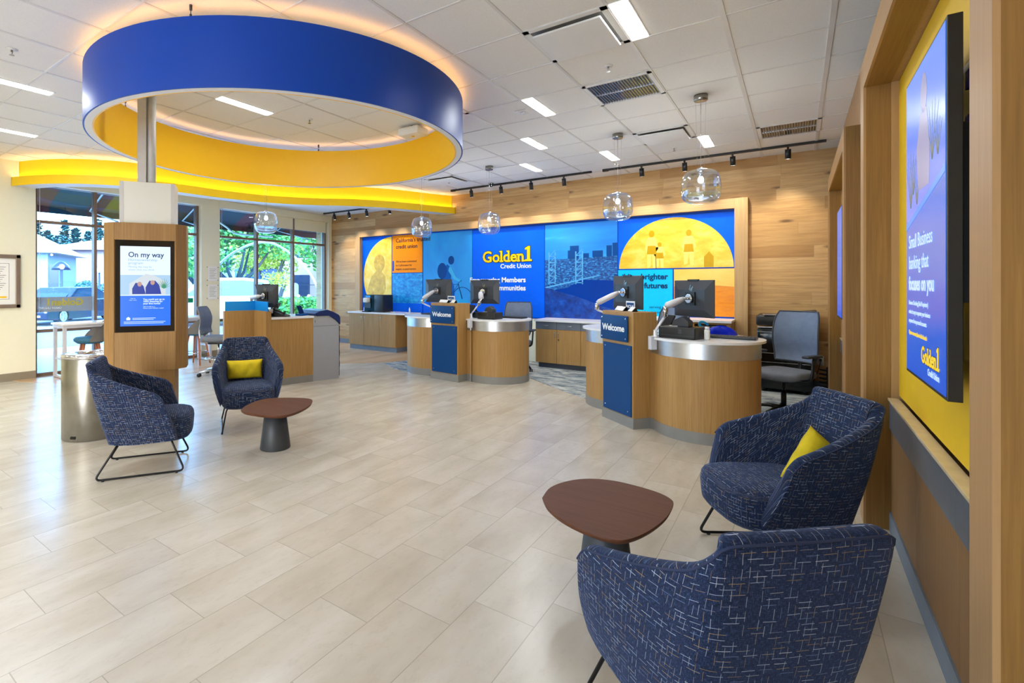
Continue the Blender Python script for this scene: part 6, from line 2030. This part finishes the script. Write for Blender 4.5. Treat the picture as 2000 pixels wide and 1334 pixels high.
def leaf_mat(name, c0, c1, c2):
    t = NT(name)
    a = t.noise(t.coords(), 3.0, 4, .7)
    t.l(t.ramp(a, [(.3, lin(*c0)), (.5, lin(*c1)), (.7, lin(*c2))]), t.b.inputs['Base Color'])
    t.b.inputs['Roughness'].default_value = .7
    return t.mat
M['leaf'] = leaf_mat('leaves_green', (20, 84, 60), (44, 128, 66), (130, 176, 70))
M['leaf_y'] = leaf_mat('leaves_yellow', (80, 130, 60), (150, 176, 64), (200, 190, 80))
M['leaf_c'] = leaf_mat('conifer', (16, 58, 72), (34, 88, 98), (64, 120, 126))
M['bark'] = plain('bark', (40, 54, 72), .9, var=.2)
def leaves(mb, c, rx, ry, rz, n, s, rnd, shell=.5):
    for _ in range(n):
        while True:
            p = Vector((rnd.uniform(-1, 1), rnd.uniform(-1, 1), rnd.uniform(-1, 1)))
            if shell < p.length < 1: break
        q = Vector(c) + Vector((p.x * rx, p.y * ry, p.z * rz))
        a = Vector((rnd.uniform(-1, 1), rnd.uniform(-1, 1), rnd.uniform(-.6, .6))).normalized() * s * rnd.uniform(.6, 1.3)
        b = Vector((rnd.uniform(-1, 1), rnd.uniform(-1, 1), rnd.uniform(-1, 1))).cross(a).normalized() * s * .5
        mb.add([q - a, q + b, q + a, q - b], [(0, 1, 2, 3)])
def broad_tree(p, h, r, label, mat, seed, n=5200, name='broadleaf_tree', lean=0):
    rnd = random.Random(seed)
    t = thing(name, label, 'tree', (p.x, p.y, -.1), group='trees outside the windows')
    m = MB(); tips = []
    m.tube([(0, 0, 0), (.05, 0, h * .14), (lean * .2, .1, h * .28)], .2, 8, radii=[.2, .16, .14])
    for k in range(8):
        a = 2 * math.pi * k / 8 + rnd.uniform(-.3, .3)
        e = Vector((math.cos(a) * r * .7, math.sin(a) * r * .7, h * rnd.uniform(.5, .85)))
        mid = Vector((math.cos(a) * r * .35 + lean * .2, math.sin(a) * r * .35, h * rnd.uniform(.36, .46)))
        m.tube([(lean * .2, .1, h * .26), tuple(mid), tuple(e)], .07, 6, radii=[.11, .07, .02]); tips.append(e)
    m.build('trunk', M['bark'], t)
    m = MB()
    for e in tips + [Vector((0, 0, h * .8)), Vector((r * .3, -r * .2, h * .7))]:
        leaves(m, e, r * .48, r * .48, h * .17, n // 10, .12 * (h / 5), rnd, .3)
    m.build('crown', mat, t)
def conifer(p, h, r, label, seed):
    rnd = random.Random(seed)
    t = thing('conifer', label, 'tree', (p.x, p.y, -.1), group='tall conifers beyond the car park')
    m = MB(); m.tube([(0, 0, 0), (0, 0, h)], .2, 6, radii=[.28, .03]); m.build('trunk', M['bark'], t)
    m = MB()
    k, z = 0, h * .22
    while z < h * .98:
        rr = r * (1 - (z / h) ** 1.3) + .25
        for q in range(7):
            a = rnd.uniform(0, 6.28)
            d = Vector((math.cos(a), math.sin(a), 0)); l_ = rr * rnd.uniform(.6, 1.1)
            for s in range(5):
                c_ = d * l_ * (s + 1) / 5 + Vector((0, 0, z + .12 * s * s * .1))
                w_ = .34 * (1 - s / 7)
                m.add([c_ + Vector((-d.y * w_, d.x * w_, -.12)), c_ + d * .4, c_ + Vector((d.y * w_, -d.x * w_, -.12)), c_ - d * .3 + Vector((0, 0, .12))], [(0, 1, 2, 3)])
        z += h * .028
    m.build('branches', M['leaf_c'], t)
broad_tree(GP(455, 24), 5.4, 3.0, 'broad green tree with dark branching trunk behind the white car', M['leaf'], 1, 7000)
broad_tree(GP(522, 30), 4.6, 1.9, 'yellow-green tree right of the broad green tree', M['leaf_y'], 2, 3600)
broad_tree(GP(378, 32), 6.0, 2.4, 'green tree seen in the gap right of the kiosk', M['leaf'], 3, 3600)
broad_tree(GP(648, 30), 6.5, 2.2, 'green tree at the right edge of the right window', M['leaf'], 4, 3000)
broad_tree(GP(540, 25), 2.3, .7, 'small yellow-green tree over the hedge', M['leaf_y'], 5, 1200)
for k, (u, Y, h, r) in enumerate([(70, 50, 8.0, 1.9), (94, 56, 7.6, 2.4), (126, 62, 9.6, 2.2), (149, 52, 7.4, 1.4), (172, 64, 8.4, 2.8), (192, 54, 8.6, 2.2), (110, 76, 9.0, 3.2), (103, 44, 5.6, 1.7), (134, 47, 5.4, 1.6)]):
    conifer(GP(u, Y), h, r, 'tall conifer beyond the car park, ' + ['far left of the left window', 'second from the left', 'with a bare spiky top', 'slim one right of the spiky top', 'behind the right house', 'cut by the kiosk edge', 'low one behind the others', 'short near one right of the left house', 'short near one left of the right house'][k], 20 + k)
rnd = random.Random(9)
def shrub(p, r, h, label, mat, n=900, name='shrub', group='shrubs in the car park'):
    t = MB(); leaves(t, (0, 0, h * .5), r, r, h * .52, n, .11, rnd, .2)
    o = t.build(name, mat); o.location = (p.x, p.y, -.1); tag(o, label, 'shrub', group)
shrub(GP(76, 25), .8, 1.2, 'leafy shrub in front of the left house', M['leaf_c'])
shrub(GP(162, 25.5), .9, 1.6, 'round blue-green shrub in front of the right house', M['leaf_c'])
shrub(GP(178, 34), 1.1, 1.8, 'shrub beside the left window mullion', M['leaf_c'])
shrub(GP(470, 30), 1.3, 1.6, 'low green shrub under the broad tree', M['leaf'])
# hedge
a, b = GP(548, 24), GP(660, 27)
m = MB(); hr = random.Random(5)
for k in range(16):
    c = a.lerp(b, k / 15); leaves(m, (c.x, c.y, .40), .75, .75, .42, 380, .12, hr, .2)
tag(m.build('hedge', M['leaf']), 'clipped green hedge outside the right windows', 'hedge')
m = MB()
c = a.lerp(b, .5); d_ = (b - a).normalized()
m.box((c.x - 1.2, c.y + 2.5, -.07), (16, 5, .06), math.atan2(d_.y, d_.x)); tag(m.build('lawn', plain('grass', (110, 170, 90), .9, var=.15)), 'lawn strip behind the hedge', 'lawn')
# houses
def house(p, rz, w, d, h, rh, wall, roof, label, wins):
    t = thing('house', label, 'building', (p.x, p.y, -.1), rz)
    m = MB(); m.bb(-w / 2, w / 2, -d / 2, d / 2, 0, h); m.build('wall', wall, t)
    o_ = .7
    m = MB(); m.add([(-w / 2 - o_, -d / 2 - o_, h), (w / 2 + o_, -d / 2 - o_, h), (w / 2 + o_, d / 2 + o_, h), (-w / 2 - o_, d / 2 + o_, h), (-w / 2 + d * .35, 0, h + rh), (w / 2 - d * .35, 0, h + rh)], [(0, 3, 2, 1), (0, 1, 5, 4), (1, 2, 5), (2, 3, 4, 5), (3, 0, 4)]); m.build('roof', roof, t)
    for x, z, ww, hh in wins:
        m = MB(); m.bb(x - ww / 2, x + ww / 2, -d / 2 - .04, -d / 2 + .02, z, z + hh); m.build('window', M['car_glass_dark'] if ww < 2 else M['car_glass'], t)
RF = plain('pale_roof', (150, 146, 146), .9, var=.05)
RF2 = plain('tile_roof', (160, 130, 120), .9, var=.08)
WL = plain('house_wall', (120, 144, 164), .9, var=.03)
WP = plain('pinkish_wall', (146, 132, 146), .9, var=.03)
WB = plain('brown_wall', (140, 110, 104), .9, var=.05)
p = GP(18, 36); house(p, YAW + R(20), 6.5, 6, 3.7, 1.8, WL, RF, 'pale house with sloping roof at the left of the left window', [(2.2, .4, .5, 2.5), (3.6, .4, .5, 2.5), (.8, .4, .5, 2.5)])
p = GP(218, 46); house(p, YAW + R(5), 7.5, 6, 4.5, 1.1, WP, RF2, 'pinkish house with tiled roof in the left window', [(2.5, .5, .5, 2.6)])
p = GP(600, 38); house(p, YAW + R(-6), 8.5, 7, 6.5, 1.6, WP, RF2, 'tall pinkish building behind the right windows', [(-3.2, 3.0, .5, 3.0), (.9, 3.4, 1.1, 1.8), (.9, .6, 1.1, 1.6), (2.8, 3.2, .6, 2.6)])
p = GP(635, 60); house(p, YAW, 12, 8, 7.0, 1.6, WB, RF2, 'brown building far behind the right windows', [(-3, 3, 1, 1.5), (0, 3, 1, 1.5), (3, 3, 1, 1.5)])
p = GP(375, 60); house(p, YAW, 10, 8, 5.0, 1.6, WL, RF, 'pale building far behind the tree right of the kiosk', [(-2, 1, 1, 2)])
# street furniture
def lamp_post(p, h, label):
    t = thing('street_lamp', label, 'street lamp', (p.x, p.y, -.1), group='globe street lamps')
    m = MB(); m.lathe([(.14, 0), (.12, .3), (.05, .4), (.045, h)], n=12); m.build('post', M['car_blue'], t)
    m = MB(); m.lathe([(.05, h), (.09, h + .05), (.12, h + .14), (.09, h + .23), (.0, h + .26)], n=16); m.build('globe', M['white'], t)
lamp_post(GP(121, 25), 2.3, 'dark lamp post with a white globe in the left window')
lamp_post(GP(194, 28), 2.2, 'lamp post with a white globe by the kiosk edge')
t = thing('parasol', 'dark blue parasol open in the car park, left window', 'parasol', (0, 0, 0)); p = GP(119, 31); t.location = (p.x, p.y, -.1)
m = MB(); m.lathe([(.55, 2.45), (.42, 2.7), (.2, 2.93), (.0, 3.0)], n=10); m.lathe([(.0, 2.96), (.2, 2.9), (.42, 2.67), (.54, 2.44)], n=10); m.build('canopy', M['car_blue'], t)
m = MB(); m.cyl((0, 0), .04, 0, 2.96, 8); m.build('pole', M['bark'], t)
m = MB(); q = GP(118, 27)
for k in range(9): m.bb(-3.2 + k * .8, -3.1 + k * .8, -.05, .05, 0, .95)
m.bb(-3.2, 3.3, -.04, .04, .85, .92); m.bb(-3.2, 3.3, -.04, .04, .15, .6)
o = m.build('low_white_fence', M['white']); o.location = (q.x, q.y, -.1); o.rotation_euler = (0, 0, YAW); tag(o, 'low white fence behind the blue car', 'fence')
m = MB()
for k in range(8): m.bb(-3.2 + k * .9, -3.16 + k * .9, -.02, .02, 0, 1.6)
m.bb(-3.2, 3.14, -.02, .02, 1.5, 1.54)
o = m.build('iron_fence', M['bark']); q = GP(590, 33); o.location = (q.x, q.y, -.1); o.rotation_euler = (0, 0, YAW); tag(o, 'thin iron fence beyond the hedge', 'fence')
for k, u in enumerate((541, 583, 603)):
    q = GP(u, 27.5)
    m = MB(); m.lathe([(.09, 0), (.09, .9), (.06, .98), (.0, 1.0)], n=12); o = m.build('bollard', M['white']); o.location = (q.x, q.y, -.1)
    tag(o, 'short white bollard in the lawn, ' + ('left of the others', 'middle one', 'right of the others')[k], 'bollard', 'white bollards behind the hedge')
t = thing('parked_truck', 'blue truck far behind the yellow-green tree', 'truck', (0, 0, -.1)); q = GP(508, 31); t.location = (q.x, q.y, -.1); t.rotation_euler = (0, 0, YAW)
m = MB(); m.rbox((0, 0, 1.5), (2.4, 2.0, 2.0), .1); m.build('cargo_box', flat('truck_blue', (70, 110, 190), .5), t)
m = MB(); m.rbox((1.7, 0, 1.0), (1.0, 1.8, 1.3), .2); m.build('cab', M['car_white'], t)
m = MB()
for x in (-.8, 1.6): m.lathe([(.0, -.9), (.38, -.9), (.38, .9), (.0, .9)], (x, 0, .38), 16, Matrix.Rotation(R(90), 4, 'X'))
m.build('wheel', M['black'], t)

m = MB(); m.bb(-9.572, -9.569, 5.08, 5.18, 1.08, 1.17); tag(m.build('window_sticker', flat('sticker_green', (0, 130, 80), .5)), 'small green sticker on the window right of the kiosk', 'sticker')
